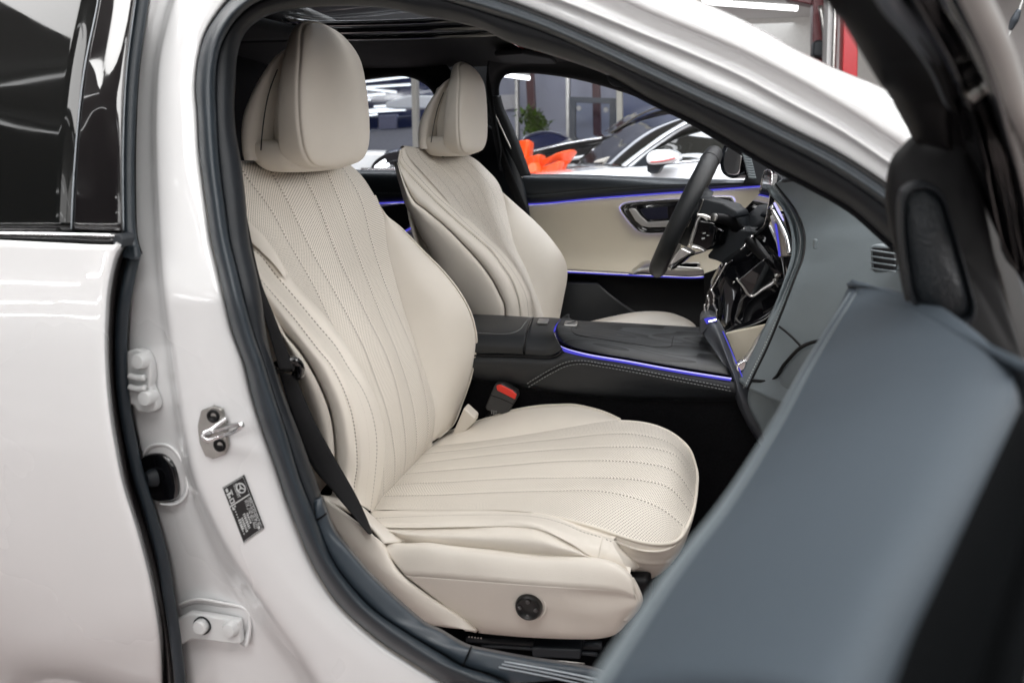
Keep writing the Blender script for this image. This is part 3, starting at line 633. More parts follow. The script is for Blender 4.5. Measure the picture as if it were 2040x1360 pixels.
# ---------------------------------------------------------------- cushion
cf = [(852,890),(932,881),(1002,872),(1073,861),(1144,849),(1197,840),(1228,837),(1285,842),(1327,856),(1355,875),(1373,896),(1384,928)]
cfy = [Y0+a for a in (.135,.14,.145,.15,.155,.165,.175,.178,.175,.168,.158,.145)]
cn = [(741,1016),(826,1016),(932,1016),(1002,1016),(1055,1020),(1091,1026),(1144,1037),(1189,1049),(1232,1064),(1271,1076),(1302,1081),(1334,1079),(1352,1069)]
cny = [Y0-.150, Y0-.152, Y0-.158, Y0-.165, Y0-.175, Y0-.18, Y0-.19, Y0-.195, Y0-.20, Y0-.195, Y0-.185, Y0-.165, Y0-.14]
CFc, CNc = YL(cf, cfy), YL(cn, cny)
seams_px = [[(728,1030),(759,988),(870,985),(980,980),(1090,977),(1190,977),(1260,990),(1318,1013),(1365,1050)],
            [(770,970),(800,964),(900,959),(1000,953),(1100,951),(1210,951),(1290,958),(1335,972),(1377,1022)],
            [(800,946),(812,943),(900,935),(1000,927),(1120,918),(1220,917),(1290,923),(1343,938),(1383,993)],
            [(826,925),(833,923),(900,914),(1000,903),(1120,894),(1220,889),(1300,892),(1348,908),(1386,967)],
            [(843,905),(850,903),(930,894),(1020,883),(1120,873),(1210,864),(1270,865),(1340,885),(1387,946)]]
offs = [-.10, -.05, 0.0, .05, .10]
# front edge of the pad: points shared along the nose
nose = [(1352,1069),(1362,1059),(1373,1034),(1382,999),(1386,956),(1384,928)]
back_ = lambda P: np.vstack([P[:1]-[[.035, 0, .012]], P])
rows = [CNc]
for sp, o in zip(seams_px, offs):
    rows.append(YL(sp[1:], [Y0+o, Y0+o, Y0+o*1.02, Y0+o*1.05, Y0+o*1.1]))
rows.append(CFc)
def nose_down(P):
    d = P[-1]-P[-2]; d = d/np.linalg.norm(d)
    return P
loft('cushion_centre', [back_(r_) for r_ in rows], MT['perf'], ps, nv=150, sub=14, thick=0, seams=(1, 2, 3, 4, 5), seam_d=.0010, seam_w=.0022, bulge=flutes(0, 6, 6, .0008))
edge = np.vstack([CNc[4:]]+[r_[-1:] for r_ in rows[1:-1]]+[CFc[6:][::-1]])
tube('cushion_piping', edge+np.array([.002, -.001, -.001]), .0027, MT['piping'], ps, n=120)
# front face below the piping
lowf = edge.copy(); 
nE = len(edge)
e2 = resample(edge, 70)
cen = np.array([-.22, Y0, 0]); out = e2-cen; out[:, 2] = 0; out /= np.linalg.norm(out, axis=1, keepdims=True)
rowsF = [e2, e2+out*.003+np.array([0,0,-.008]), e2+out*.001+np.array([0,0,-.022]), e2-out*.004+np.array([0,0,-.034]), e2-out*.008+np.array([0,0,-.045]), e2-out*.03+np.array([0,0,-.075]), e2-out*.07+np.array([0, 0, -.10])]
loft('cushion_front', rowsF, MT['leather'], ps, nv=90, sub=4, thick=0, plain=(3,), seam_d=.002, seam_w=.003)
# far bolster of the cushion
cb = [(880,869),(889,863),(932,847),(974,833),(1020,819),(1073,810),(1108,808),(1144,808),(1179,815),(1207,824),(1235,837)]
cby = [Y0+a for a in (.22,.235,.245,.25,.25,.25,.25,.245,.235,.22,.19)]
CBR = YL(cb, cby); f2 = resample(CFc[:7], 60); b2 = resample(CBR, 60)
sw = np.sin(math.pi*np.linspace(0, 1, 60))[:, None]
loft('cushion_bolster', [f2+np.array([0, 0, -.002]), f2*.66+b2*.34+np.array([0, 0, .006])*sw, f2*.3+b2*.7+np.array([0, 0, .006])*sw, b2, b2+np.array([0, .012, -.02]), b2+np.array([0, .01, -.09])], MT['leather'], ps, nv=90, sub=8, thick=0)
tube('cushion_piping', b2+np.array([0, .002, .001]), .0024, MT['piping'], ps, n=80)
# near bolster of the cushion
N1 = [(735,1024),(826,1024),(932,1022),(1020,1020),(1062,1022),(1091,1027),(1130,1040),(1165,1054),(1200,1066),(1222,1075)]
N2 = [(736,1032),(861,1027),(967,1025),(1038,1026),(1091,1033),(1126,1044),(1161,1059),(1193,1068),(1218,1078)]
N3 = [(748,1050),(826,1051),(932,1049),(1020,1049),(1073,1055),(1108,1068),(1144,1087),(1179,1110),(1255,1142)]
N4 = [(772,1057),(820,1075),(854,1082),(932,1091),(1002,1099),(1080,1108),(1179,1113),(1215,1125),(1255,1145)]
loft('cushion_bolster', [YL(cn[:9], cny[:9])+np.array([0, .002, -.0006]), YL(N1, [Y0-.166, Y0-.17, Y0-.195, Y0-.21]), YL(N2, [Y0-.185, Y0-.19, Y0-.215, Y0-.228]), YL(between(N2, N3, .5), [Y0-.215, Y0-.22, Y0-.245, Y0-.25]), YL(N3, [Y0-.235, Y0-.24, Y0-.258, Y0-.255]), YL(N3, [Y0-.235, Y0-.24, Y0-.258, Y0-.255])+np.array([0, .006, -.003]), YL(N3, [Y0-.235, Y0-.24, Y0-.258, Y0-.255])+np.array([0, .016, -.002])], MT['leather'], ps, nv=110, sub=8, thick=0, stitches=(2,))
loft('cushion_side_panel', [YL(N3, [Y0-.2345, Y0-.2385, Y0-.2575, Y0-.255])+np.array([0, .013, .001]), YL(between(N3, N4, .10), [Y0-.232, Y0-.238, Y0-.256, Y0-.253]), YL(between(N3, N4, .5), [Y0-.25, Y0-.258, Y0-.268, Y0-.258]), YL(N4, [Y0-.25, Y0-.255, Y0-.262, Y0-.255]), YL(shift(N4, 0, 14), [Y0-.24, Y0-.245, Y0-.25, Y0-.245])], MT['leather'], ps, nv=90, sub=6, thick=0)
# corner flap over the front of the near bolster
FL0 = [(1200,1068),(1222,1075),(1236,1090),(1262,1110),(1281,1124)]
FL1 = [(1190,1115),(1215,1112),(1235,1120),(1252,1130),(1262,1138)]
loft('cushion_corner_flap', [YL(FL0, [Y0-.222, Y0-.21, Y0-.19, Y0-.17]), YL(between(FL0, FL1, .5), [Y0-.248, Y0-.243, Y0-.22, Y0-.19]), YL(FL1, [Y0-.257, Y0-.25, Y0-.235, Y0-.2])], MT['leather'], ps, nv=40, sub=6, thick=.003)
FU = [(1222,1077),(1262,1094),(1300,1100),(1330,1096),(1352,1080),(1366,1050)]
FD = [(1281,1124),(1290,1120),(1302,1114),(1334,1098),(1352,1083),(1366,1062)]
loft('cushion_front_panel', [YL(FU, [Y0-.205, Y0-.20, Y0-.17, Y0-.12]), YL(between(FU, FD, .5), [Y0-.19, Y0-.185, Y0-.16, Y0-.11]), YL(FD, [Y0-.17, Y0-.165, Y0-.15, Y0-.10])], MT['leather'], ps, nv=40, sub=6, thick=.003)
# ---------------------------------------------------------------- side valance and switch
VT = [(766,1082),(818,1084),(853,1083),(902,1089),(973,1096),(1079,1107),(1178,1112),(1213,1118),(1241,1132),(1259,1149)]
VC = [(807,1146),(902,1153),(1044,1164),(1149,1171),(1199,1174),(1240,1180),(1266,1190)]
VB = [(954,1256),(1044,1264),(1149,1268),(1190,1267),(1217,1262),(1231,1255),(1248,1238),(1266,1216)]
VM = [(880,1202),(980,1212),(1100,1222),(1190,1224),(1235,1216),(1272,1204)]
yv = Y0-.285
val = empty('seat_valance', (-.25, yv, .47), ps)
loft('valance_panel', [YL(shift(VT, -4, 0), yv+.05), YL(shift(VT, 0, -3), yv+.028), YL(VT, yv+.016), YL(shift(VT, 1, 10), yv+.008), YL(VC, [yv-.006, yv-.008, yv-.006, yv+.004]), YL(between(VC, VM, .3), [yv-.004, yv-.006, yv-.004, yv+.006]), YL(VM, [yv, yv, yv, yv+.008]), YL(VB, [yv+.010, yv+.010, yv+.012, yv+.02]), YL(shift(VB, -1, 4), yv+.03)], MT['creamplastic'], ps, nv=80, sub=5, thick=.004, creases=(4,))
# nose of the valance
NO = lambda t: YL([(1259,1149),(1270,1170),(1277,1192),(1272,1208),(1262,1222),(1248,1238)], yv+t)
loft('valance_nose', [NO(.009)+np.array([-.012, 0, 0]), NO(.014), NO(.045)], MT['creamplastic'], ps, nv=30, sub=5, thick=.004)
# rear corner panel of the valance
VR1 = [(762,1079),(786,1121),(807,1146),(867,1192),(920,1227),(952,1255)]
VR0 = [(640,990),(660,1040),(690,1085),(743,1145),(800,1200),(849,1241),(881,1248),(905,1251)]
loft('valance_rear_panel', [YL(VR0, yv-.01), YL(between(VR0, VR1, .4), yv-.014), YL(between(VR0, VR1, .9), yv-.006), YL(VR1, yv+.004), YL(shift(VR1, 3, -3), yv+.02)], MT['creamplastic'], ps, nv=60, sub=5, thick=.004)
loft('valance_top_panel', [YL([(638,985),(665,1000),(705,1020),(733,1040),(766,1082)], yv+.004), YL([(660,985),(700,1000),(730,1028),(768,1054),(800,1078)], yv+.03), YL([(660,960),(700,980),(735,1020),(775,1052),(830,1078)], yv+.07)], MT['creamplastic'], ps, nv=40, sub=5, thick=.004)
MT['switch'] = simple('switch_black', (.006, .006, .006), .33)
kc = Y(1054, 1206, yv-.004)
lathe('lumbar_switch', kc, (0.02, -1, .12), [(.0185, -.004), (.0185, .004), (.0170, .0075), (.0145, .0085), (.012, .0065), (.004, .006), (.0001, .006)], MT['switch'], ps, k=36)
for a in range(4):
    t = math.radians(90*a)
    lathe('switch_pip', kc+np.array([.011*math.cos(t), -.0065, .011*math.sin(t)]), (0, -1, .1), [(.0035, -.001), (.003, .0018), (.0001, .0022)], MT['piano'], ps, k=12)
loft('switch_dish', [[kc+np.array([r_*math.cos(t), y_, r_*math.sin(t)]) for t in np.linspace(0, 2*math.pi, 33)] for r_, y_ in ((.0185, .004), (.0215, .0005), (.0240, .0012))], MT['creamplastic'], ps, sub=3, thick=0, raw=True)
# seat back hinge cover on the tunnel side and buckle
prism('recliner_cover', YL([(905,856),(924,812),(946,832),(944,842),(930,856),(900,880),(890,885)], Y0+.20), (0, .03, 0), MT['leather'], ps, .004)
# rails and dark base
box('seat_base', (-.25, Y0, .47), (.42, .40, .10), MT['black'], ps, .01)
bk = empty('seat_belt_buckle', Y(1000, 800, -.115), car)
tag(bk, label='black buckle with bright red release button')
prism('buckle_body', YL([(985,766),(1000,764),(1029,782),(1031,792),(1014,820),(1002,826),(970,818),(966,812)], -.125), (0, .025, 0), simple('grey_buckle_plastic', (.035, .035, .036), .5, bump=.2, bscale=900), bk, .004)
prism('release_button', YL([(988,768),(997,766),(1020,778),(1029,786),(1026,796),(990,778)], -.127), (0, .012, 0), MT['red'], bk, .002)
tube('buckle_joint', YL([(975,786),(1000,795),(1024,806)], -.1255), .0008, MT['black'], bk, n=10, k=6)
quads('print_mark', [[p+np.array([0, -.0006, 0]) for p in YL(q, -.125)] for q in ([(979,816),(981,816),(981,824),(979,824)],[(983,817),(985,817),(985,826),(983,826)],[(986,818),(990,818),(990,820),(986,820)],[(986,823),(991,823),(991,825),(986,825)],[(988,820),(989,820),(989,823),(988,823)])], simple('grey_print', (.2,.2,.2), .5), bk)
tube('buckle_stalk', [Y(985, 820, -.115), Y(972, 840, -.115), Y(960, 870, -.12)], .010, MT['black'], bk, n=12, flat=.5)
# ---------------------------------------------------------------- belt
bl = empty('seat_belt', Y(575, 735, -.70), car)
def strap(name, L, R, y0_, y1_, parent):
    a, b = YL(L, y0_), YL(R, y1_)
    return loft(name, [a, (a+b)/2+np.array([.002, -.002, 0]), b], MT['belt'], parent, nv=60, sub=3, thick=.0014)
strap('belt_strap', [(470,420),(500,560),(524,620),(545,690),(556,735)], [(490,420),(520,560),(545,625),(570,690),(588,735)], -.715, -.690, bl)
strap('belt_strap', [(556,742),(561,760),(581,826),(620,926),(660,975),(701,1023),(735,1062)], [(591,748),(600,775),(629,842),(668,913),(707,981),(730,1029),(742,1060)], [-.70, -.68, -.68], [-.675, -.66, -.66], bl)
tube('belt_guide', YL([(551,728),(562,722),(583,718),(594,724),(598,738),(594,748),(588,745)], [-.70, -.68, -.668]), .0062, MT['piano'], bl, n=40)
tube('belt_guide', YL([(552,738),(570,734),(588,733)], -.676), .0055, MT['piano'], bl, n=20)
# ---------------------------------------------------------------- driver seat
ds = empty('driver_seat', (-.35, .37, .42), car)
tag(ds, label='far cream leather driver seat behind the centre console')
Y1 = .37
headrest(ds, Y1)
d0 = [(948,648),(937,632),(919,612),(903,593),(882,553),(873,522),(860,495),(845,470),(826,433),(812,408),(805,383),(795,346),(791,325)]
d1 = [(1006,648),(1005,627),(1004,609),(993,584),(978,556),(953,522),(919,485),(882,448),(860,430),(842,415),(828,405),(815,385),(800,348),(792,322)]
d2 = [(1040,648),(1038,627),(1033,593),(1021,559),(1002,529),(981,501),(950,473),(910,439),(873,405),(842,374),(811,341),(795,318),(797,300)]
d3 = [(1058,648),(1056,627),(1052,593),(1042,569),(1021,535),(996,504),(965,476),(928,442),(903,417),(868,386),(835,350),(805,316),(801,296)]
d4 = [(1060,648),(1058,627),(1055,594),(1046,568),(1026,534),(1000,502),(970,474),(936,441),(913,425),(897,406),(873,378),(842,344),(815,314),(806,293)]
df = [(1087,648),(1083,630),(1067,584),(1049,538),(1027,492),(1015,445),(1008,414),(1001,383),(990,360),(965,333),(948,318),(930,308)]
dfb = [(1111,650),(1115,633),(1123,593),(1130,553),(1129,529),(1120,507),(1098,476),(1067,442),(1036,414),(1001,383)]
loft('backrest_shell', [YL(d0, Y1-.262)+np.array([-.05, .10, 0]), YL(d0, Y1-.258), YL(between(d0, d1, .5), Y1-.268), YL(between(d0, d1, .92), Y1-.262), YL(d1, Y1-.255)], MT['leather'], ds, nv=80, sub=5, thick=0)
d0y = [Y1-.15, Y1-.152, Y1-.158, Y1-.172, Y1-.187, Y1-.187, Y1-.17]
loft('backrest_bolster', [YL(d1, Y1-.250)+np.array([0, .003, 0]), YL(between(d1, d2, .15), Y1-.256), YL(between(d1, d2, .5), Y1-.252), YL(d2, [Y1-.232, Y1-.232, Y1-.225, Y1-.21]), YL(between(d2, d3, .5), [Y1-.212, Y1-.212, Y1-.208, Y1-.20]), YL(d3, [Y1-.18, Y1-.185, Y1-.192, Y1-.192, Y1-.185]), YL(d4, d0y)+np.array([.0005, .003, 0])], MT['leather'], ds, nv=90, sub=6, thick=0, seams=(3,), stitches=(4.6,))
tube('bolster_welt', YL(d2, [Y1-.234, Y1-.234, Y1-.227, Y1-.212])+np.array([.001, -.001, .001]), .0016, MT['piping'], ds, n=80)
DA = resample(YL(d4, d0y), 60); DF = resample(YL(df, [Y1+a for a in (.135,.14,.14,.145,.15,.165,.182,.19,.185,.17,.155,.14)]), 60)
def midd(t, push):
    P = DA*(1-t)+DF*t; v = np.linspace(0, 1, 60)[:, None]
    return P+np.array([.95, 0, .3])*push*(np.sin(math.pi*np.clip(v, 0, 1))**.6)
ext2 = lambda P: np.vstack([P[:1]+[[.004, 0, -.035]], P, P[-1:]+[[-.008, .006, .003]], P[-1:]+[[-.02, .02, -.004]]])
loft('backrest_centre', [ext2(midd(t, p)) for t, p in ((0, 0), (1/6, -.003), (2/6, -.006), (3/6, -.007), (4/6, -.006), (5/6, -.003), (1, 0))], MT['perf'], ds, nv=110, sub=12, thick=0, seams=(1, 2, 3, 4, 5), seam_d=.0012, seam_w=.0022, bulge=flutes(0, 6, 6, .0008))
DB = resample(YL(dfb, [Y1+a for a in (.20,.215,.235,.245,.245,.24,.235,.23,.215,.19)]), 60); DF2 = resample(YL(df[:8], [Y1+a for a in (.135,.14,.14,.145,.15,.165,.182,.19)]), 60)
loft('backrest_bolster', [DF2+np.array([-.003, 0, 0]), DF2*.65+DB*.35+np.array([.014, 0, 0])*sw, DF2*.25+DB*.75+np.array([.012, 0, 0])*sw, DB, DB+np.array([-.02, .012, 0]), DB+np.array([-.1, .02, 0])], MT['leather'], ds, nv=80, sub=6, thick=0)
# cushion of the driver seat: what shows over the console
cR = [[Y1-.26, -.30, .585], ]
def cush(y, dz): return np.array([(-.40, y, .53+dz), (-.25, y, .575+dz), (-.10, y, .606+dz), (-.02, y, .610+dz), (.03, y, .585+dz), (.035, y, .52+dz)])
loft('cushion_centre', [cush(Y1-.16, .004), cush(Y1-.08, 0), cush(Y1, -.004), cush(Y1+.08, 0), cush(Y1+.16, .004)], MT['perf'], ds, nv=60, sub=6, thick=0, face=(0, .3, 2))
for sgn in (-1, 1):
    cb2 = lambda dy, dz: np.array([(-.40, Y1+sgn*dy, .53+dz), (-.25, Y1+sgn*dy, .582+dz), (-.14, Y1+sgn*dy, .606+dz), (-.06, Y1+sgn*dy, .602+dz), (.0, Y1+sgn*(dy-.01), .572+dz), (.01, Y1+sgn*(dy-.02), .51+dz)])
    loft('cushion_bolster', [cb2(.155, .004), cb2(.19, .024), cb2(.225, .028), cb2(.25, .012), cb2(.255, -.06)], MT['leather'], ds, nv=50, sub=6, thick=0, face=(0, sgn*.2+.3, 2))
loft('backrest_rear_shell', [np.array([(-.50, Y1-.25, .55), (-.60, Y1-.25, .75), (-.67, Y1-.22, .95), (-.69, Y1-.15, 1.03)]), np.array([(-.56, Y1, .55), (-.65, Y1, .75), (-.71, Y1, .95), (-.73, Y1, 1.05)]), np.array([(-.50, Y1+.25, .55), (-.60, Y1+.25, .75), (-.67, Y1+.22, .95), (-.69, Y1+.15, 1.03)])], MT['creamplastic'], ds, nv=30, sub=6, thick=.005)
box('seat_base', (-.22, Y1, .47), (.42, .40, .10), MT['black'], ds, .01)
# ---------------------------------------------------------------- floor, tunnel, console
box('floor_carpet', (-.3, -.02, .22), (2.6, 1.36, .06), MT['carpet'], car, 0)
box('tunnel_carpet', (-.2, .01, .46), (1.5, .20, .44), MT['carpet'], car, .03)
loft('footwell_carpet', [[(.55, -.75, .25), (.55, -.3, .25), (.55, .2, .25), (.55, .7, .25)], [(.60, -.75, .5), (.60, -.3, .5), (.60, .2, .5), (.60, .7, .5)], [(.45, -.72, .85), (.45, -.3, .85), (.45, .2, .85), (.45, .7, .85)]], MT['carpet'], car, nv=10, sub=4, thick=.01)
for sx in (-.42, -.08):
    pass
seat_rail = empty('seat_rail', (-.2, -.58, .4), car)
RL = lambda pts, y, r, m, nm: tube(nm, YL(pts, y), r, m, seat_rail, n=14, k=8)
RL([(930,1270),(1050,1279),(1200,1286)], -.60, .006, MT['trim'], 'rail_bar'); RL([(960,1285),(1060,1291),(1190,1303)], -.62, .003, MT['trim'], 'rail_edge')
prism('rail_cover', YL([(1058,1290),(1158,1294),(1156,1314),(1060,1309)], -.63), (0, .03, 0), MT['trim'], seat_rail, .003)
tube('rail_edge', YL([(1056,1312),(1120,1316),(1165,1321)], -.632), .0010, MT['steel'], seat_rail, n=10, k=6)
for px in (935, 941, 947, 953, 959):
    lathe('rail_rivet', Y(px, 1266+(px-935)*.12, -.605), (0, -1, 0), [(.0012, 0), (.0012, .002)], MT['steel'], seat_rail, k=8)
cs = empty('centre_console', (-.1, 0, .7), car)
tag(cs, label='dark leather centre console with blue light strip and black wood lid')
ys = -.118
# side wall
T1 = [(900,706),(949,708),(1041,711),(1091,713),(1107,711),(1124,700),(1165,707),(1253,722),(1341,738),(1470,760)]
Tm = [(900,724),(949,727),(1041,731),(1091,733),(1107,732),(1124,726),(1165,730),(1253,744),(1341,760),(1470,783)]
B1 = [(900,745),(944,751),(1000,759),(1050,767),(1100,775),(1165,783),(1220,787),(1282,790),(1380,792),(1475,792)]
MT['console'] = leather('console_leather', (.020, .022, .025), rough=.42, bump=.35, stitch_col=10.0)
loft('console_side', [YL(shift(T1, 0, -4), ys+.012), YL(T1, ys+.002), YL(between(T1, Tm, .5), ys-.004), YL(Tm, ys-.004), YL(between(Tm, B1, .5), ys+.002), YL(B1, ys+.012), YL(shift(B1, 0, 8), ys+.03), YL(shift(B1, 0, 90), ys+.03)], MT['console'], cs, nv=90, sub=5, thick=.003)
stc = [(1050,767),(1091,742),(1129,724),(1159,721),(1194,726),(1253,736),(1341,753),(1460,776)]
def stitch_row(name, pts, mat, parent, step=.0065, r=.0008, n=400):
    """a row of thread stitches, one mesh"""
    P = resample(pts, n); l = np.concatenate([[0], np.cumsum(np.linalg.norm(np.diff(P, axis=0), axis=1))])
    V, F = [], []
    s = 0
    while s+step*.62 < l[-1]:
        a = np.array([np.interp(s, l, P[:, i]) for i in range(3)]); b = np.array([np.interp(s+step*.62, l, P[:, i]) for i in range(3)])
        t = (b-a)/np.linalg.norm(b-a); u, v, _ = frame_to(t); k = len(V)
        for q in (a, b):
            for th in (0, 1, 2, 3): V.append(q+r*(u*math.cos(th*math.pi/2)+v*math.sin(th*math.pi/2)))
        F += [(k+i, k+(i+1) % 4, k+4+(i+1) % 4, k+4+i) for i in range(4)]+[(k+3,k+2,k+1,k), (k+4,k+5,k+6,k+7)]
        s += step
    o = mesh(name, V, F, mat, parent, smooth=False); return o
MT['thread'] = simple('pale_grey_thread', (.22, .23, .23), .7)
stitch_row('stitching', YL(shift(stc, 0, -3), ys-.0055), MT['thread'], cs)
stitch_row('stitching', YL(shift(stc, 3, 4), ys-.0055), MT['thread'], cs)
tube('seam_groove', YL(shift(stc, 1, .5), ys-.004), .0012, MT['black'], cs, n=60, k=6)
# armrest lid, rear block, wood
yf = .098
nearE = [(900,690),(946,691),(1040,694)]
lid0 = [(900,706),(949,705),(1042,707)]; lid1 = [(900,690),(948,690),(1043,693)]; lid2 = [(900,664),(949,664),(1000,666),(1022,664),(1049,662)]; lid3 = [(900,625),(940,626),(1000,628),(1061,632)]
loft('armrest_lid', [YL(lid0, ys), YL(lid1, ys-.004), YL([(900,676),(948,676),(1046,679)], ys+.004), YL([(900,664),(949,664),(1048,666)], ys+.022), YL(lid3, yf), YL(shift(lid3, 0, 3), yf+.008)], MT['console'], cs, nv=50, sub=6, thick=.003)
stl = [(949,664),(1000,667),(1020,665),(1034,659),(1046,645),(1054,636),(1064,632)]
stitch_row('stitching', [Y(px, py, ys+.016+(664-py)*.0048 if py < 664 else ys+.016)+np.array([0, -.0005, .0022]) for px, py in stl], MT['thread'], cs)
bl0 = [(1046,707),(1091,711),(1118,698)]; bl1 = [(1046,694),(1090,698),(1112,684)]
loft('console_block', [YL([(1045,708),(1070,710),(1092,711),(1106,706),(1121,697)], ys), YL([(1046,694),(1070,696),(1092,695),(1103,690),(1112,682)], ys-.003), YL([(1049,672),(1070,673),(1085,672),(1095,669),(1103,664)], ys+.016), YL([(1058,645),(1075,645),(1088,645),(1098,646),(1106,648)], ys+.105), YL([(1064,632),(1078,632),(1092,632),(1106,633),(1118,634)], yf)], MT['console'], cs, nv=40, sub=6, thick=.003)
tube('lid_gap', [Y(1044,706,ys-.003), Y(1045,693,ys-.005), Y(1049,670,ys+.014), Y(1057,647,ys+.085), Y(1063,633,yf)], .0018, MT['black'], cs, n=24, k=6)
tube('side_gap', YL([(900,707),(949,708),(1041,709),(1091,712),(1106,709),(1122,699)], ys-.001), .0022, MT['black'], cs, n=50, k=6)
LEDC = [(1128,636),(1112,643),(1102,654),(1098,667),(1103,680),(1122,694),(1165,706),(1253,721),(1341,737),(1456,755)]
ledy = [yf, yf-.04, ys+.11, ys+.05, ys+.014, ys+.004, ys, ys, ys, ys]
zn_, zf_ = Y(1122, 694, ys+.008)[2], Y(1128, 636, yf)[2]
def led_curve(px, y_near):
    out = []
    for i, (a, b) in enumerate(px):
        if i < 6: out.append(Zp(a, b, zf_+(zn_-zf_)*min(1, max(0, (b-636)/58))))
        else: out.append(Y(a, b, y_near))
    return np.array(out)
LEDP = led_curve(LEDC, ys)
tube('light_strip', LEDP+np.array([0, -.002, -.001]), [.006, .006, .005, .0027, .0022, .0022, .0022], MT['led'], cs, n=110, k=8)
tube('light_strip_core', LEDP+np.array([.001, -.0022, .0020]), .0013, MT['ledcore'], cs, n=110, k=8)
WE = [(1132,638),(1117,645),(1108,655),(1105,667),(1110,678),(1130,690),(1170,701),(1255,716),(1343,732),(1456,750)]
WEP = led_curve(WE, ys+.006)
WF = [(1135,636),(1138,638),(1142,640),(1150,641),(1165,642),(1200,643),(1250,645),(1300,648),(1350,651),(1412,654)]
WFP = YL(WF, yf)
wr = [WEP+np.array([.001, .002, .002]), WEP*.93+WFP*.07+np.array([0, 0, .010]), WEP*.80+WFP*.20+np.array([0, 0, .014]), WEP*.5+WFP*.5+np.array([0, 0, .010]), WFP+np.array([0, 0, .002]), WFP+np.array([0, .01, -.01])]
loft('wood_lid', wr, MT['wood'], cs, nv=70, sub=6, thick=.003)
lidl = [(1140,652),(1138,660),(1150,668),(1200,676),(1262,685),(1318,692),(1336,692),(1340,680),(1346,652)]
def on_wood(px, py, lift=.0006):
    # find y on the loft rows by matching the picture point
    best = None
    for t in np.linspace(0, 1, 60):
        P = WEP*(1-t)+WFP*t; z = np.interp(t, [0, .07, .2, .5, 1], [.002, .010, .014, .010, .002]); P = P+np.array([0, 0, z])
        P = resample(P, 120)
        v = P-CAM; d = v @ FW; X = 1020+FPX*(v @ RT)/d; Yy = 680-FPX*(v @ UP)/d
        e = (X-px)**2+(Yy-py)**2; i = e.argmin()
        if best is None or e[i] < best[0]: best = (e[i], P[i])
    return best[1]+np.array([0, 0, lift])
tube('lid_joint', [on_wood(*p) for p in lidl], .0008, MT['black'], cs, n=50, k=6)
bb = on_wood(1138, 649, 0)
box('silver_button', bb+np.array([0, 0, .004]), (.028, .034, .008), MT['satin'], cs, .003, ((1, .1, 0), (-.1, 1, 0), (0, 0, 1)))
tube('button_slot', [bb+np.array([-.006, -.010, .0068]), bb+np.array([.003, .0, .0078]), bb+np.array([.008, .010, .0072])], .0018, MT['trim'], cs, n=10, k=8)
b2_ = Y(1082, 643, -.01)
box('silver_button', b2_+np.array([0, 0, .003]), (.022, .030, .006), MT['satin'], cs, .002, ((1, .1, 0), (-.1, 1, 0), (0, 0, 1)))
# ---------------------------------------------------------------- driver door (far side)
dd = empty('driver_door', (-.2, .76, .6), car)
tag(dd, label='far door with cream panel and blue light lines')
yd = .72
TB = [(690,340),(800,341),(900,343),(1043,348),(1180,350),(1347,357),(1463,360),(1600,364)]
TP = [(690,366),(800,368),(900,372),(1046,380),(1180,374),(1347,368),(1463,367),(1600,366)]
TS = [(690,385),(800,386),(900,390),(1050,391),(1180,380),(1347,372),(1463,369),(1600,367)]
TL = [(690,410),(800,403),(900,402),(1057,407),(1180,396),(1313,386),(1413,379),(1520,371),(1600,366)]
MT['doordark'] = leather('door_top_leather', (.020, .025, .030), rough=.4, bump=.35, stitch_col=6)
loft('door_top_pad', [YL(shift(TB, 0, -2), yd+.07), YL(TB, yd+.02), YL(shift(TB, 0, 5), yd-.004), YL(TP, yd-.018), YL(TS, yd-.016), YL(shift(TL, 0, -5), yd-.004), YL(shift(TL, 0, -1), yd+.003)], MT['doordark'], dd, nv=80, sub=5, thick=.004, seams=(4,), seam_d=.003, seam_w=.004)
tube('light_line', YL(TL, yd-.002), .0025, MT['led'], dd, n=90, k=8)
PB = [(690,560),(800,552),(900,545),(1057,536),(1130,539),(1243,545),(1330,548),(1420,550),(1600,552)]
PTm = shift(TL, 0, 4)
loft('door_panel', [YL(shift(TL, 0, 2), yd+.004), YL(PTm, yd), YL(between(TL, PB, .3), yd+.002), YL(between(TL, PB, .62), yd-.002), YL(between(TL, PB, .82), yd-.012), YL(between(TL, PB, .94), yd-.028), YL(shift(PB, 0, -3), yd-.034), YL(PB, yd-.026)], MT['creamdoor'], dd, nv=80, sub=6, thick=.004)
LL = [(690,566),(900,552),(1057,541),(1132,542),(1212,546),(1299,550),(1379,553),(1405,551),(1417,546)]
tube('light_line', YL(LL, yd-.028), .0020, MT['led'], dd, n=80, k=8)
LB = [(690,700),(900,690),(1057,680),(1130,680),(1243,690),(1400,700),(1600,720)]
loft('door_pocket', [YL(shift(LL[:-1]+[(1600,548)], 0, 3), yd-.02), YL(shift(LL[:-1]+[(1600,548)], 0, 14), yd+.006), YL(between(LL[:-1]+[(1600,548)], LB, .4), yd+.012), YL(between(LL[:-1]+[(1600,548)], LB, .7), yd-.008), YL(LB, yd-.01), YL(shift(LB, 0, 120), yd)], MT['black'], dd, nv=60, sub=5, thick=.004)
SP = [(1120,552),(1180,566),(1225,590),(1270,625),(1330,690)]
loft('door_speaker_panel', [YL([(1040,556),(1120,560),(1190,562)], yd-.008), YL([(1040,600),(1120,600),(1200,592),(1215,586)], yd-.02), YL([(1040,680),(1130,680),(1230,660),(1290,640)], yd-.03), YL([(1040,760),(1130,760),(1260,740),(1350,700)], yd-.03)], simple('dark_door_plastic', (.014, .016, .018), .4, bump=.2, bscale=900), dd, nv=40, sub=6, thick=.004)
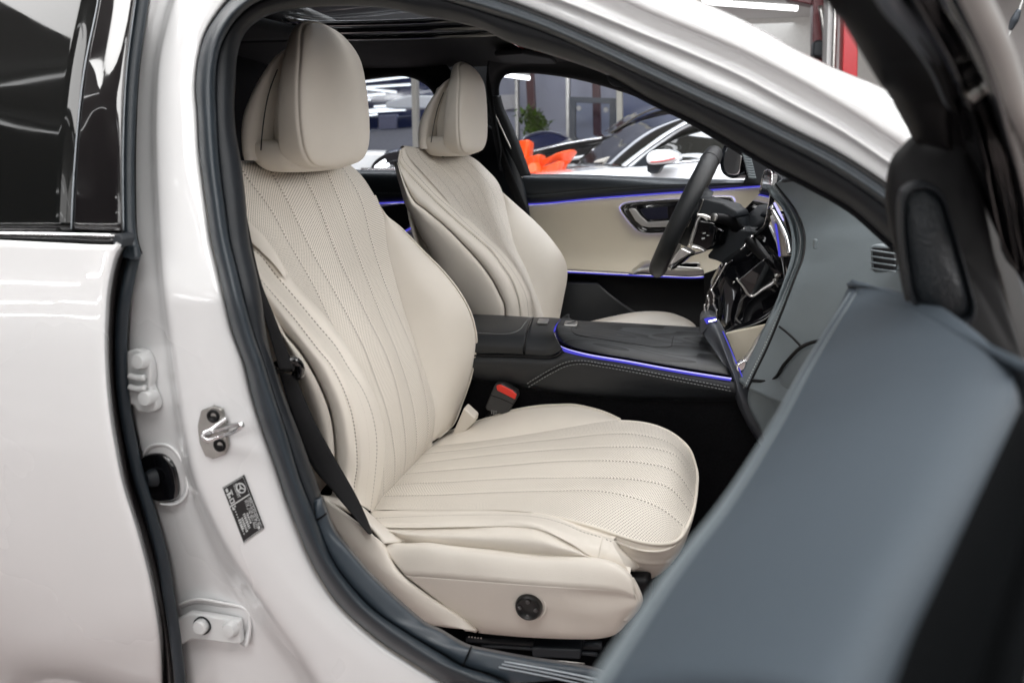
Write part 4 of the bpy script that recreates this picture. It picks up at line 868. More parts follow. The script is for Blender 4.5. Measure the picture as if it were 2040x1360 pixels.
# door handle bowl
HB = [(1236,414),(1240,409),(1250,405),(1299,400),(1379,395),(1445,392),(1458,394),(1462,401),(1458,411),(1448,424),(1420,452),(1400,460),(1326,463),(1289,464),(1273,460),(1260,448),(1247,432)]
hbP = resample(YL(HB, yd-.006), 60, True)
cH = hbP.mean(0)
loft('handle_bezel', [hbP*1.0, cH+(hbP-cH)*.985+np.array([0, -.007, 0]), cH+(hbP-cH)*.93+np.array([0, -.006, 0]), cH+(hbP-cH)*.90+np.array([0, -.001, 0]), cH+(hbP-cH)*.5+np.array([0, -.001, 0]), cH+(hbP-cH)*.01+np.array([0, -.001, 0])], MT['piano'], dd, sub=4, thick=0, raw=True)
tube('handle_bezel_trim', hbP[:-1]+np.array([0, -.003, 0]), .0026, MT['satin'], dd, n=90, k=8, closed=True)
tube('handle_bezel_light', cH+(hbP[:-1]-cH)*1.02+np.array([0, .003, 0]), .0018, MT['ledcore'], dd, n=90, k=6, closed=True)
prism('door_handle', YL([(1252,417),(1258,415),(1266,417),(1276,430),(1290,443),(1332,440),(1334,452),(1292,453),(1278,450),(1266,440)], yd-.017), (0, .012, 0), MT['satin'], dd, .002)
prism('handle_cup', YL([(1275,417),(1320,412),(1330,412),(1330,436),(1292,438),(1284,432)], yd-.0095), (0, .006, 0), simple('navy_cup', (.004, .005, .02), .3), dd, .002)
# grab handle with switches
loft('armrest_grab', [YL([(1252,546),(1265,532),(1283,520),(1320,518),(1362,520)], yd-.04), YL([(1255,545),(1268,534),(1290,526),(1330,525),(1375,528)], yd-.075), YL([(1260,546),(1275,538),(1300,534),(1340,534),(1400,537)], yd-.09), YL([(1262,547),(1290,547),(1330,549),(1370,551),(1402,549)], yd-.07)], MT['satin'], dd, nv=40, sub=5, thick=.004)
prism('window_switch_plate', YL([(1348,526),(1366,523),(1392,523),(1396,527),(1392,534),(1356,535)], yd-.085), (0, .01, 0), MT['satin'], dd, .002)
prism('window_switch', YL([(1352,527),(1367,525),(1388,525),(1391,528),(1388,532),(1358,533)], yd-.088), (0, .01, 0), MT['piano'], dd, .001)
# glass of the far door and window frames
loft('window_glass', [[(-.60, .66, 1.29), (-.1, .66, 1.27), (.30, .70, 1.13), (.36, .73, 1.0)], [(-.58, .745, .96), (-.1, .745, .96), (.25, .745, .96), (.36, .745, .96)]], MT['pane'], dd, nv=30, sub=6, thick=0)
# ---------------------------------------------------------------- far window frame, pillar, headliner
# the opening is cut out of the side lining: frame strips around it
WT = [(1003,210),(998,190),(996,172),(1000,157),(1013,147),(1050,147),(1093,150),(1153,160),(1227,180),(1280,196),(1340,225),(1400,262),(1480,310),(1560,365)]
WTi = [(1030,330),(1012,255),(1000,214),(995,185),(996,168),(1004,153),(1020,147),(1060,147),(1093,150),(1153,160),(1227,180),(1290,202),(1340,228),(1400,264),(1480,312),(1545,352)]
WTo = [(1000,340),(985,255),(980,215),(974,185),(976,160),(986,136),(1010,122),(1060,118),(1110,118),(1180,124),(1250,138),(1320,162),(1370,190),(1430,226),(1510,276),(1575,318)]
hl = empty('roof_lining', (-.4, 0, 1.33), car)
loft('window_surround', [YL(WTi, [.715, .68, .655, .655, .66, .68, .72]), YL(between(WTi, WTo, .12), [.700, .665, .640, .64, .645, .665, .71]), YL(between(WTi, WTo, .5), [.690, .655, .63, .625, .635, .655, .70]), YL(WTo, [.66, .63, .60, .585, .60, .62, .67]), YL(shift(WTo, 0, -40), [.60, .58, .55, .52, .53, .56, .62])], MT['headliner'], hl, nv=90, sub=5, thick=.005)
# B pillar of the driver's side
PLr = [(1057,349),(1046,318),(1030,275),(1015,240),(1003,214),(997,190)]
PLl = [(1010,420),(985,350),(960,290),(945,240),(935,190),(930,150)]
dp = empty('driver_side_pillar', (-.6, .68, 1.1), car)
loft('pillar_cover', [YL(shift(PLr, 1, 0), [.71, .66]), YL(shift(PLr, -6, 1), [.69, .64]), YL(shift(PLr, -20, 3), [.685, .635]), YL(shift(PLr, -34, 5), [.69, .64])], MT['trim'], dp, nv=40, sub=5, thick=.004)
tube('pillar_edge_trim', YL([(987,148),(979,170),(978,199),(988,231),(1003,265),(1022,305),(1040,355)], [.64, .645, .66, .69]), .0028, MT['satin'], dp, n=40, k=8)
loft('pillar_cover_lower', [YL([(1040,352),(1048,385),(1055,420),(1060,470)], .69), YL([(1010,300),(1022,380),(1035,440),(1045,490)], .67), YL([(985,260),(995,350),(1010,430),(1020,500)], .69), YL([(950,240),(955,340),(965,430),(975,500)], .72)], MT['trim'], dp, nv=40, sub=5, thick=.004)
loft('belt_strap', [YL([(985,215),(1000,290),(1030,370),(1065,450)], [.66, .63]), YL([(975,215),(988,290),(1012,370),(1045,450)], [.665, .64])], MT['belt'], dp, nv=30, sub=3, thick=.0015)
loft('pillar_cover_upper', [YL([(880,100),(890,200),(905,360)], .735), YL([(930,100),(940,200),(965,360)], .735), YL([(982,105),(988,200),(1012,265),(1042,345)], .735)], MT['headliner'], dp, nv=20, sub=3, thick=.004)
# headliner around the sunroof
zl = 1.335
def sheet(name, x0_, x1_, y0_, y1_, z, mat, parent, t=.02):
    return box(name, ((x0_+x1_)/2, (y0_+y1_)/2, z+t/2), (x1_-x0_, y1_-y0_, t), mat, parent, 0)
sxa, sxb, sya, syb = -.88, -.22, -.36, .20
def crown(y): return zl-.10*max(0, abs(y)-.15)**1.5
loft('headliner', [[(x, y, crown(y)) for x in (-1.9, -1.2, -.6, -.3, -.1)] for y in (syb, .35, .5, .6, .64)], MT['headliner'], hl, nv=24, sub=4, thick=.01, face=(0, 0, .9))
loft('headliner', [[(x, y, crown(y)) for x in (-1.9, -1.4, sxa)] for y in (-.58, -.3, 0, syb)], MT['headliner'], hl, nv=16, sub=4, thick=.01, face=(0, 0, .9))
loft('headliner', [[(x, y, crown(y)-.0) for x in (sxb, -.16, -.10)] for y in (-.58, -.3, 0, syb)], MT['headliner'], hl, nv=16, sub=4, thick=.01, face=(0, 0, .9))
loft('headliner', [[(x, y, crown(y)) for x in (sxa, -.5, sxb)] for y in (-.62, -.5, sya)], MT['headliner'], hl, nv=16, sub=4, thick=.01, face=(0, 0, .9))
sr = empty('sunroof', (-.55, -.08, 1.36), car)
for yy, zz, r_ in ((.20, 1.335, .008), (.17, 1.348, .010), (.12, 1.354, .006)):
    tube('sunroof_rail', [(sxa, yy-.10, zz), (sxa+.03, yy-.02, zz), (sxa+.10, yy, zz), (-.5, yy, zz), (sxb-.08, yy, zz), (sxb, yy-.06, zz)], r_, MT['piano'], sr, n=50, k=10, flat=1.6)
box('sunroof_slide', (-.36, .10, 1.345), (.05, .06, .016), MT['piano'], sr, .004)
loft('sunroof_glass', [[(sxa, y, 1.362) for y in (sya, -.1, syb)], [(-.55, y, 1.370) for y in (sya, -.1, syb)], [(sxb, y, 1.362) for y in (sya, -.1, syb)]], MT['panedark'], sr, nv=10, sub=5, thick=0)
rf = loft('roof_skin', [[(x, y, 1.40-.12*abs(y)**2) for x in (-1.9, -1.3, sxa-.02)] for y in (-.62, 0, .62)], MT['paint'], car, nv=10, sub=5, thick=.01, face=(0, 0, 5))
loft('roof_skin', [[(x, y, 1.40-.12*abs(y)**2) for x in (sxb+.02, -.15, -.08)] for y in (-.62, 0, .62)], MT['paint'], car, nv=10, sub=5, thick=.01, face=(0, 0, 5))
# map light unit and far sun visor
oc = empty('overhead_console', (-.28, 0, 1.3), car)
prism('overhead_panel', [Zp(*p, 1.315) for p in [(1022,86),(1060,84),(1104,104),(1100,108),(1062,106)]], (0, 0, .02), MT['piano'], oc, .004)
tube('overhead_glint', [Zp(*p, 1.314) for p in [(1022,86),(1040,96),(1062,105),(1104,106)]], .0018, simple('red_glint', (.35,.02,.02), .15), oc, n=20, k=6)  # red reflection on the overhead panel, coloured into a thin tube
tube('visor_edge', [Zp(*p, 1.32) for p in [(985,66),(1005,70),(1017,80),(1045,86)]], .0022, MT['satin'], oc, n=20, k=6)
vs = prism('sun_visor', [Zp(*p, 1.30) for p in [(985,112),(1040,108),(1098,118),(1110,128),(1080,128),(1000,124)]], (0, 0, .012), MT['headliner'], car, .004)
tube('visor_clip', YL([(1212,148),(1214,158),(1222,168),(1256,170)], .45), .0035, MT['trim'], car, n=20, k=8)
prism('visor_clip_plate', YL([(1212,146),(1256,160),(1256,170),(1224,168)], .46), (0, .01, 0), MT['black'], car, .003)
# rear cabin (dark) and rear left door
rc = empty('rear_cabin', (-1.4, 0, .9), car)
box('rear_seat_back', (-1.55, 0, .75), (.12, 1.3, .6), MT['trim'], rc, .03)
loft('side_lining', [[(-1.05, -.58, 1.33), (-1.05, -.66, 1.12), (-1.05, -.69, .9), (-1.05, -.69, .4)], [(-.82, -.58, 1.33), (-.80, -.66, 1.12), (-.76, -.69, .9), (-.74, -.69, .4)], [(-.66, -.58, 1.33), (-.64, -.655, 1.12), (-.60, -.685, .9), (-.60, -.685, .4)]], MT['headliner'], rc, nv=30, sub=4, thick=.01, face=(-.4, 0, 1))
loft('side_lining', [[(-2.0, -.58, 1.33), (-2.0, -.72, 1.05), (-2.0, -.76, .4)], [(-1.04, -.60, 1.33), (-1.04, -.74, 1.05), (-1.04, -.78, .4)]], MT['headliner'], rc, nv=20, sub=4, thick=.01, face=(-.4, 0, 1))
# left rear window opening
RWi = [(690,341),(698,230),(712,165),(722,161),(765,155),(805,153),(826,158),(842,166),(857,178),(868,200),(880,250),(905,341)]
RWo = [(640,345),(655,210),(690,120),(722,105),(765,100),(805,100),(840,108),(870,118),(895,140),(910,170),(935,230),(960,345)]
loft('window_surround', [YL(RWi, [.72, .66, .66, .66, .72]), YL(between(RWi, RWo, .15), [.70, .645, .645, .645, .70]), YL(between(RWi, RWo, .6), [.69, .63, .625, .63, .69]), YL(RWo, [.68, .61, .60, .61, .68])], MT['headliner'], rc, nv=80, sub=4, thick=.005)
loft('window_glass', [[(-1.6, .66, 1.30), (-1.2, .66, 1.30), (-.72, .66, 1.29)], [(-1.6, .745, .97), (-1.2, .745, .97), (-.72, .745, .97)]], MT['pane'], rc, nv=20, sub=4, thick=0)
box('rear_window_strut', (-1.62, .70, 1.0), (.3, .06, 1.2), MT['headliner'], rc, 0)
prism('rear_door_pull', YL([(758,412),(812,404),(822,440),(806,462),(760,456)], .70), (0, .02, 0), MT['black'], rc, .004)
tube('rear_pull_light', YL([(762,462),(795,464),(816,456),(828,446)], .70), .003, MT['led'], rc, n=20, k=8)
tube('rear_pull_trim', YL([(762,467),(797,470),(822,462)], .70), .003, MT['satin'], rc, n=20, k=8)
loft('rear_blackout_panel', [[(-1.25, y, z) for z in (.4, .8, 1.1, 1.35)] for y in (-.70, -.3, .2, .62)], MT['headliner'], rc, nv=12, sub=3, thick=.01)  # added dark panel that blacks out the rear of the cabin
box('rear_screen_shelf', (-1.75, 0, 1.0), (.3, 1.3, .04), MT['trim'], rc, .01)
# ---------------------------------------------------------------- dashboard
db = empty('dashboard', (.2, 0, .9), car)
tag(db, label='blue grey stitched dashboard wrapping round the black screens')
LIPi = [(1530,372),(1538,387),(1559,411),(1575,445),(1581,480),(1580,509),(1569,547),(1546,606),(1522,657),(1485,731),(1470,758)]
LIPo = [(1546,366),(1556,380),(1578,408),(1597,445),(1604,480),(1600,514),(1584,555),(1557,625),(1530,690),(1502,748),(1490,775)]
lipy = [.12, .10, .06, 0.0, -.05, -.08, -.10, -.115, -.12, -.125, -.13]
DF1 = [(1552,362),(1570,376),(1596,404),(1618,445),(1626,480),(1624,520),(1610,565),(1585,640),(1560,700),(1534,760),(1522,790)]
DF2_ = [(1600,354),(1640,366),(1690,400),(1720,440),(1740,480),(1745,530),(1740,590),(1715,680),(1680,750),(1640,800),(1620,830)]
DF3 = [(1640,356),(1700,380),(1760,430),(1800,480),(1830,530),(1850,590),(1840,680),(1810,760),(1760,830),(1720,880),(1700,900)]
loft('dash_lip', [YL(shift(LIPi, -3, 2), [a+.05 for a in lipy]), YL(LIPi, [a+.012 for a in lipy]), YL(between(LIPi, LIPo, .35), lipy), YL(between(LIPi, LIPo, .7), [a-.012 for a in lipy]), YL(LIPo, [a-.022 for a in lipy])], MT['dash'], db, nv=90, sub=5, thick=.004, stitches=(3,))
tube('dash_seam', YL(LIPo, [a-.021 for a in lipy]), .0028, MT['black'], db, n=90, k=6)
stitch_row('stitching', YL(shift(LIPo, -9, 0), [a-.0175 for a in lipy])+np.array([-.001, -.003, .001]), MT['thread'], db, step=.006, r=.0007)
loft('dash_face', [YL(LIPo, [a-.022 for a in lipy]), YL(DF1, [a-.055 for a in lipy]), YL(DF2_, [-.03, -.09, -.17, -.25, -.31, -.35, -.35, -.34]), YL(DF3, [-.06, -.14, -.28, -.44, -.54, -.58, -.58, -.57])], MT['dash'], db, nv=80, sub=10, thick=.005)
loft('dash_top', [[(.16, .62, .99), (.24, .62, .99), (.45, .6, .98), (.7, .55, .96)], [(.20, .1, 1.0), (.28, .1, 1.0), (.45, .1, .98), (.8, .1, .96)], [(.32, -.3, .96), (.38, -.3, .97), (.48, -.3, .97), (.75, -.3, .95)], [(.36, -.62, .93), (.40, -.62, .94), (.48, -.62, .94), (.6, -.62, .93)]], MT['trim'], db, nv=30, sub=6, thick=.004, face=(0, 0, 5))
tube('dash_top_edge', [Y(1561,360,-.1), Y(1600,355,-.2), Y(1640,357,-.33)], .004, MT['trim'], db, n=20)
box('sensor_button', Y(1629, 486, -.165)+np.array([-.004, 0, 0]), (.006, .014, .016), MT['dash'], db, .002)
box('airbag_clip', Y(1637, 379, -.10)+np.array([-.002, 0, .001]), (.008, .016, .008), MT['dash'], db, .002)
# outer vent
vt = YL([(1741,490),(1752,486),(1790,492),(1800,520),(1796,540),(1752,545),(1744,538)], [-.395]*7)
prism('vent_frame', vt+np.array([-.006, 0, 0]), (.02, .02, 0), MT['dash'], db, .003)
vi = YL([(1750,494),(1790,496),(1796,520),(1792,538),(1754,539)], -.40)
prism('vent_opening', vi+np.array([-.008, 0, 0]), (.012, .012, 0), MT['black'], db, 0)
for k in range(4):
    a = Y(1750, 499+k*12, -.402); b = Y(1798, 506+k*12, -.43)
    tube('vent_blade', [a+np.array([-.009, 0, 0]), (a+b)/2+np.array([-.009, 0, 0]), b+np.array([-.009, 0, 0])], .0012, MT['dash'], db, n=8, k=6, flat=2)
# lower dash, glove box
GL0 = [(1500,756),(1540,756),(1566,724),(1600,690),(1640,676),(1700,672)]
GL1 = [(1503,800),(1545,800),(1590,780),(1640,760),(1700,740),(1760,730)]
GL2 = [(1520,868),(1560,880),(1610,880),(1680,870),(1740,860),(1800,850)]
loft('glove_box', [YL(GL0, [-.145, -.17, -.22, -.26, -.30, -.40])+np.array([-.001, -.003, 0]), YL(GL1, [-.145, -.17, -.24, -.30, -.36, -.45])+np.array([-.012, 0, 0]), YL(GL2, [-.15, -.18, -.25, -.32, -.40, -.5]), YL(shift(GL2, 40, 90), [-.15, -.18, -.25, -.32, -.40, -.5])], MT['dash'], db, nv=50, sub=6, thick=.004)
tube('glove_seam', YL(GL0, [-.148, -.172, -.223, -.263, -.303, -.403])+np.array([-.003, -.004, 0]), .003, MT['black'], db, n=50, k=6)
tube('dash_joint', YL([(1556,650),(1578,668),(1600,690)], [-.15, -.2, -.226])+np.array([-.003, -.002, 0]), .002, MT['black'], db, n=14, k=6)
loft('lower_dash_cover', [YL([(1506,762),(1509,800),(1530,850),(1560,900)], -.14), YL([(1520,762),(1521,800),(1542,850),(1580,900)], -.142)], MT['black'], db, nv=20, sub=3, thick=.004)
# V support with light running from the console up
VA = [(1414,632),(1428,660),(1440,690),(1452,722),(1464,752),(1474,786),(1496,830),(1530,880)]
VB_ = [(1396,640),(1402,668),(1420,694),(1440,724),(1457,756),(1466,795),(1488,845),(1520,892)]
VC_ = [(1432,636),(1448,668),(1460,698),(1472,728),(1486,756),(1500,790),(1514,830),(1545,880)]
vy = [-.02, -.05, -.08, -.11, -.125, -.13, -.13, -.13]
loft('console_strut', [YL(VB_, [a+.02 for a in vy]), YL(between(VB_, VA, .5), [a+.002 for a in vy]), YL(VA, vy), YL(between(VA, VC_, .5), [a-.001 for a in vy]), YL(VC_, [a+.01 for a in vy])], simple('grey_strut_plastic', (.055, .06, .07), .4), db, nv=50, sub=5, thick=.004)
prism('strut_head', YL([(1394,640),(1398,632),(1412,628),(1424,632),(1430,644),(1420,652),(1408,656),(1398,668),(1393,664)], -.03), (0, .06, 0), simple('grey_head_plastic', (.05, .054, .06), .4), db, .004)
prism('strut_light', YL([(1402,636),(1410,633),(1426,632),(1429,640),(1414,642),(1408,646)], -.034), (0, .004, 0), MT['led'], db, .001)
tube('strut_light_core', YL([(1412,640),(1418,639),(1427,636)], -.036), .0016, MT['tube'], db, n=8, k=6)
tube('strut_light', YL([(1440,660),(1455,694),(1470,730),(1482,757)], [-.045, -.08, -.11, -.125]), .0012, MT['led'], db, n=20, k=6)
# cream centre panel, silver vent bar
prism('storage_panel', YL([(1442,664),(1500,652),(1524,646),(1522,660),(1500,700),(1475,735),(1468,732)], -.01), (.02, .03, 0), MT['creamdoor'], db, .002)
prism('vent_bar', YL([(1523,655),(1527,660),(1508,700),(1480,736),(1468,742),(1466,734),(1490,706)], -.10), (0, .02, 0), MT['satin'], db, .003)
prism('vent_bar_tip', YL([(1466,726),(1482,716),(1490,722),(1486,736),(1474,744),(1465,740)], -.112), (0, .02, 0), MT['chrome'], db, .004)
tube('vent_bar_edge', YL([(1522,664),(1504,696),(1480,730)], -.104), .0022, MT['chrome'], db, n=12, k=8)
tube('dash_chrome_edge', YL([(1541,420),(1556,446),(1567,470),(1574,505)], [.04, .02, 0, -.03]), .0045, MT['chrome'], db, n=30, k=8, flat=1.4)
tube('dash_light_line', YL([(1545,446),(1549,470),(1553,510)], [.06, .05, .03]), .0022, MT['led'], db, n=20, k=8)
tube('dash_light_line', YL([(1543,405),(1552,422),(1560,440)], [.07, .05, .04]), .0022, MT['ledcore'], db, n=20, k=8)
prism('dash_trim_panel', YL([(1533,430),(1543,428),(1552,470),(1560,512),(1552,514),(1544,480)], .09), (.02, .02, 0), MT['satin'], db, .002)
prism('dash_trim_dark', YL([(1545,420),(1565,450),(1576,500),(1568,540),(1556,510),(1550,470)], .12), (.02, .02, 0), MT['piano'], db, .002)
for a, b in (((1531,418),(1541,413)), ((1538,440),(1551,433))):
    tube('air_vent_stick', [Y(*a, .10), Y((a[0]+b[0])/2, (a[1]+b[1])/2, .09), Y(*b, .08)], [.003, .005, .007], MT['chrome'], db, n=10)
# black carrier behind wheel and screens
loft('dash_carrier', [YL([(1416,560),(1440,520),(1480,490),(1530,440)], .30), YL([(1416,640),(1450,600),(1500,560),(1562,520)], .16), YL([(1424,664),(1465,655),(1515,640),(1560,600)], .04)], MT['piano'], db, nv=40, sub=8, thick=.01)
prism('knee_panel', YL([(1400,545),(1470,520),(1560,540),(1560,640),(1480,655),(1430,660),(1405,640)], .42), (.05, .05, 0), MT['black'], db, .004)
# driver display: thin slab standing behind the wheel, turned to the driver
def on_plane(pts, P0, n):
    n = np.asarray(n, float); out = []
    for px, py in pts:
        d = ray(px, py); out.append(CAM+d*(((P0-CAM) @ n)/(d @ n)))
    return np.array(out)
dn = np.array([-.99, -.10, .06]); dn /= np.linalg.norm(dn); dP = Y(1500, 430, .31)
scpx = [(1464,436),(1490,409),(1514,384),(1518,362),(1522,345),(1530,338),(1539,348),(1535,386),(1530,415),(1526,440),(1519,454),(1500,470),(1476,498)]
prism('driver_display', on_plane(scpx, dP, dn), -dn*.010, MT['pianodark'], db, .001)
tube('display_edge', on_plane(scpx[2:], dP, dn)+dn*.001, .0012, MT['chrome'], db, n=70, k=6)
prism('display_hood', YL([(1528,339),(1542,342),(1555,352),(1560,366),(1559,376),(1540,382),(1536,380),(1540,350)], .245), (.02, .05, 0), MT['trim'], db, .006)
prism('screen_grille', YL([(1520,353),(1524,345),(1532,343),(1538,350),(1536,358),(1530,362),(1521,362)], .275), (.003, 0, 0), MT['black'], db, 0)
for k in range(5):
    tube('grille_bar', YL([(1521,360-k*3.2),(1529,355-k*2.8),(1537,352-k*1.0)], .272), .0009, MT['steel'], db, n=6, k=6)
# centre screen seen edge-on
cq = YL([(1447,524),(1470,494),(1478,498),(1452,545),(1436,568),(1428,600),(1414,640),(1402,648),(1398,632),(1412,590),(1416,578)], .10)
prism('centre_screen', YL([(1446,524),(1450,526),(1420,578),(1424,600),(1430,625),(1426,634),(1408,634),(1396,640),(1410,580)], .02), (.012, .05, 0), MT['piano'], db, .002)
tube('screen_edge', YL([(1447,524),(1432,552),(1416,578)], .015), .0018, MT['chrome'], db, n=16, k=6)
for pts in ([(1416,576),(1423,590),(1421,604),(1428,622),(1424,630)], [(1409,588),(1413,602),(1410,616),(1418,630)], [(1404,606),(1405,620),(1412,632)]):
    tube('console_chrome_line', YL(pts, .012), .0022, MT['chrome'], db, n=24, k=8)
# wheel-side details in the dark middle
prism('pedal_bracket', YL([(1460,560),(1466,562),(1480,595),(1478,612),(1452,638),(1446,616)], .20), (.01, .02, 0), MT['steel'], db, .002)
tube('bracket_edge', YL([(1476,604),(1466,622),(1451,638)], .195), .0035, MT['chrome'], db, n=12)
prism('centre_display', YL([(1470,558),(1522,515),(1546,546),(1548,554),(1502,585),(1496,590)], .08), (.01, .02, 0), MT['pianodark'], db, .002)
tube('centre_display_edge', YL([(1467,554),(1480,570),(1496,590),(1520,576),(1546,558),(1546,546)], .076), [.002, .0025, .003, .003, .004, .004], MT['satin'], db, n=40)
tube('display_pin', YL([(1540,556),(1546,566),(1550,572)], .07), .0012, MT['steel'], db, n=8)
# ---------------------------------------------------------------- steering wheel
sw_ = empty('steering_wheel', (-.045, .37, .93), car)
tag(sw_, label='black leather steering wheel seen almost edge-on')
wc = np.array(Y(1365, 424, .37)); wu = np.array([.38, 0, .925]); wu /= np.linalg.norm(wu); wv = np.array([.05, 1, 0.0]); wv /= np.linalg.norm(wv); wn = np.cross(wv, wu)
R_ = .149
MT['wheelleather'] = leather('wheel_leather', (.016, .018, .020), rough=.42, bump=.55, grain=1300)
tube('wheel_rim', [wc+R_*(math.cos(t)*wu+math.sin(t)*wv) for t in np.linspace(0, 2*math.pi, 25)[:-1]], .0208, MT['wheelleather'], sw_, n=96, k=16, closed=True)
for t0 in (-.45, .45):
    c0 = wc+R_*(math.cos(t0)*wu+math.sin(t0)*wv); tg = -math.sin(t0)*wu+math.cos(t0)*wv
    rd_ = (c0-wc)/R_
    tube('rim_seam', [c0+.0211*(math.cos(a)*rd_+math.sin(a)*wn) for a in np.linspace(0, 2*math.pi, 13)[:-1]], .0009, MT['black'], sw_, n=30, k=6, closed=True)
fwd = -wn if wn[0] < 0 else wn
lathe('airbag_cover', wc+fwd*.01, -fwd, [(.072, -.03), (.075, .0), (.066, .018), (.04, .026), (.0001, .028)], MT['trim'], sw_, k=32)
for sg in (-1, 1):
    box('wheel_spoke', wc+wv*sg*.095+fwd*.012, (.03, .09, .022), MT['piano'], sw_, .006, (wu, wv, wn))
    box('spoke_trim', wc+wv*sg*.10+fwd*.0-wu*.018, (.006, .08, .026), MT['satin'], sw_, .002, (wu, wv, wn))
box('lower_spoke', wc-wu*.10+fwd*.02, (.07, .05, .012), MT['satin'], sw_, .004, (wu, wv, wn))
# spoke sides as seen: controls and silver rims
prism('control_pod', YL([(1392,393),(1402,395),(1440,405),(1464,420),(1470,432),(1432,440),(1402,430),(1388,426)], .25), (.03, .04, 0), MT['trim'], sw_, .004)
tube('control_pod_teeth', YL([(1401,397),(1398,408),(1393,420),(1388,428)], .246), .0016, MT['steel'], sw_, n=12, k=6)
prism('control_screen', YL([(1392,438),(1420,444),(1428,452),(1420,490),(1405,500),(1378,490),(1380,470)], .25), (.03, .04, 0), MT['piano'], sw_, .004)
tube('silver_spoke_rim', YL([(1412,438),(1398,430),(1391,436),(1384,458),(1374,488)], .245), .0042, MT['satin'], sw_, n=30)
tube('silver_spoke_rim', YL([(1388,428),(1404,430),(1418,437)], .245), .004, MT['satin'], sw_, n=16)
prism('silver_spoke', YL([(1352,496),(1358,494),(1378,504),(1372,508),(1340,528),(1332,526)], .22), (.01, .03, 0), MT['satin'], sw_, .003)
prism('spoke_brace', YL([(1340,528),(1374,506),(1400,503),(1372,512),(1334,540)], .225), (.01, .03, 0), MT['piano'], sw_, .003)
loft('spoke_loop', [YL([(1376,492),(1390,494),(1404,500)], .24), YL([(1380,486),(1394,490),(1408,498)], .25)], MT['satin'], sw_, nv=12, sub=3, thick=.003)
quads('print_mark', [YL(q, .2485) for q in ([(1400,464),(1406,463),(1406,465),(1400,466)],[(1398,474),(1404,473),(1404,476),(1398,477)],[(1408,468),(1413,469),(1413,470),(1408,470)])], MT['print'], sw_)
# column cowl and stalks
prism('column_cowl', YL([(1434,452),(1448,452),(1470,458),(1494,464),(1490,486),(1470,510),(1450,526),(1426,518),(1410,512),(1424,490)], .30), (.06, .05, 0), MT['trim'], sw_, .012, smooth_n=40)
prism('column_top_cover', YL([(1424,402),(1452,408),(1466,428),(1496,460),(1512,476),(1508,486),(1476,470),(1440,430)], .33), (.03, .05, 0), MT['trim'], sw_, .006)
tube('stalk', YL([(1424,433),(1440,436),(1455,441),(1463,450),(1469,462)], [.22, .24, .27, .30, .32]), [.0105, .0115, .012, .012, .013], MT['black'], sw_, n=30, k=14)
lathe('stalk_button', Y(1423, 433, .219), Y(1423, 433, .219)-Y(1440, 436, .24), [(.0092, -.002), (.0092, .003), (.0075, .004), (.0001, .004)], MT['satin'], sw_, k=20)
lathe('stalk_socket', Y(1469, 465, .315), (-.3, -1, .2), [(.020, -.004), (.020, .001), (.017, .002), (.015, -.004)], MT['piano'], sw_, k=28)
tube('stalk', YL([(1494,480),(1512,500),(1530,520),(1547,536)], [.28, .24, .20, .17]), [.014, .013, .012, .011], MT['black'], sw_, n=30, k=14)
lathe('stalk_button', Y(1549, 537, .165), Y(1549, 537, .165)-Y(1530, 520, .20), [(.0065, -.002), (.0065, .0025), (.005, .0035), (.0001, .0035)], MT['satin'], sw_, k=20)
tube('column_chrome', YL([(1499,470),(1488,484),(1476,497)], .27), .003, MT['chrome'], sw_, n=12)
# ---------------------------------------------------------------- driver's outside mirror behind the glass
om = empty('driver_side_mirror', (.10, .95, 1.03), car)
tag(om, label='black outside mirror beyond the steering wheel')
mo = YL([(1434,330),(1436,305),(1447,284),(1458,279),(1476,287),(1481,305),(1478,330),(1474,350),(1458,356),(1440,346)], .90)
prism('mirror_housing', resample(mo, 40, True)[:-1], (.05, .03, 0), MT['piano'], om, .006)
mn = np.array([-.80, -.60, .04]); mn /= np.linalg.norm(mn)
mg = resample(on_plane([(1442,330),(1444,307),(1452,291),(1462,285),(1474,292),(1476,308),(1473,330),(1470,345),(1458,348),(1446,342)], Y(1458, 318, .85), mn), 40, True)[:-1]
prism('mirror_glass', mg, -mn*.004, MT['chrome'], om, .001)
for k in range(11):
    t = k/10
    tube('mirror_rib', YL([(1477+t*14, 300+t*52), (1485+t*14, 303+t*51), (1494+t*12, 302+t*52)], .57), .0036, MT['dash'], om, n=8, k=8)
prism('mirror_foot', YL([(1474,285),(1500,300),(1560,352),(1560,372),(1500,362),(1482,320)], .86), (.02, .02, 0), MT['black'], om, .004)
# windscreen base, dark
loft('windscreen_band', [YL([(1480,290),(1540,330),(1610,366)], .62), YL([(1490,330),(1540,352),(1600,362)], .60), YL([(1480,366),(1530,368),(1600,368)], .58)], MT['headliner'], car, nv=20, sub=4, thick=.004)
# A pillar inner lining (near side)
loft('pillar_lining', [SL([(1213,150),(1300,200),(1380,238),(1447,275),(1547,333),(1613,367),(1697,415),(1775,483),(1830,530)], .045), SL(shift([(1213,150),(1300,200),(1380,238),(1447,275),(1547,333),(1613,367),(1697,415),(1775,483),(1830,530)], 2, 1), .13)], MT['headliner'], car, nv=40, sub=3, thick=.005)
# ---------------------------------------------------------------- open front passenger door
fd = empty('front_passenger_door', (.25, -.95, .5), car)
tag(fd, label='open front door with blue grey leather top and tweeter pod')
LE = [(1690,575),(1591,734),(1535,835),(1424,1008),(1312,1148),(1200,1310),(1140,1400)]
LEP = np.array([Zp(px, py, z) for (px, py), z in zip(LE, (.988, .990, .992, .994, .996, .998, .999))])
RE = [(1930,684),(2033,768),(1983,868),(1927,980),(1871,1092),(1815,1204),(1753,1360),(1720,1440)]
REP = np.array([Zp(px, py, z) for (px, py), z in zip(RE, (1.030, 1.03, 1.03, 1.03, 1.03, 1.03, 1.03, 1.03))])
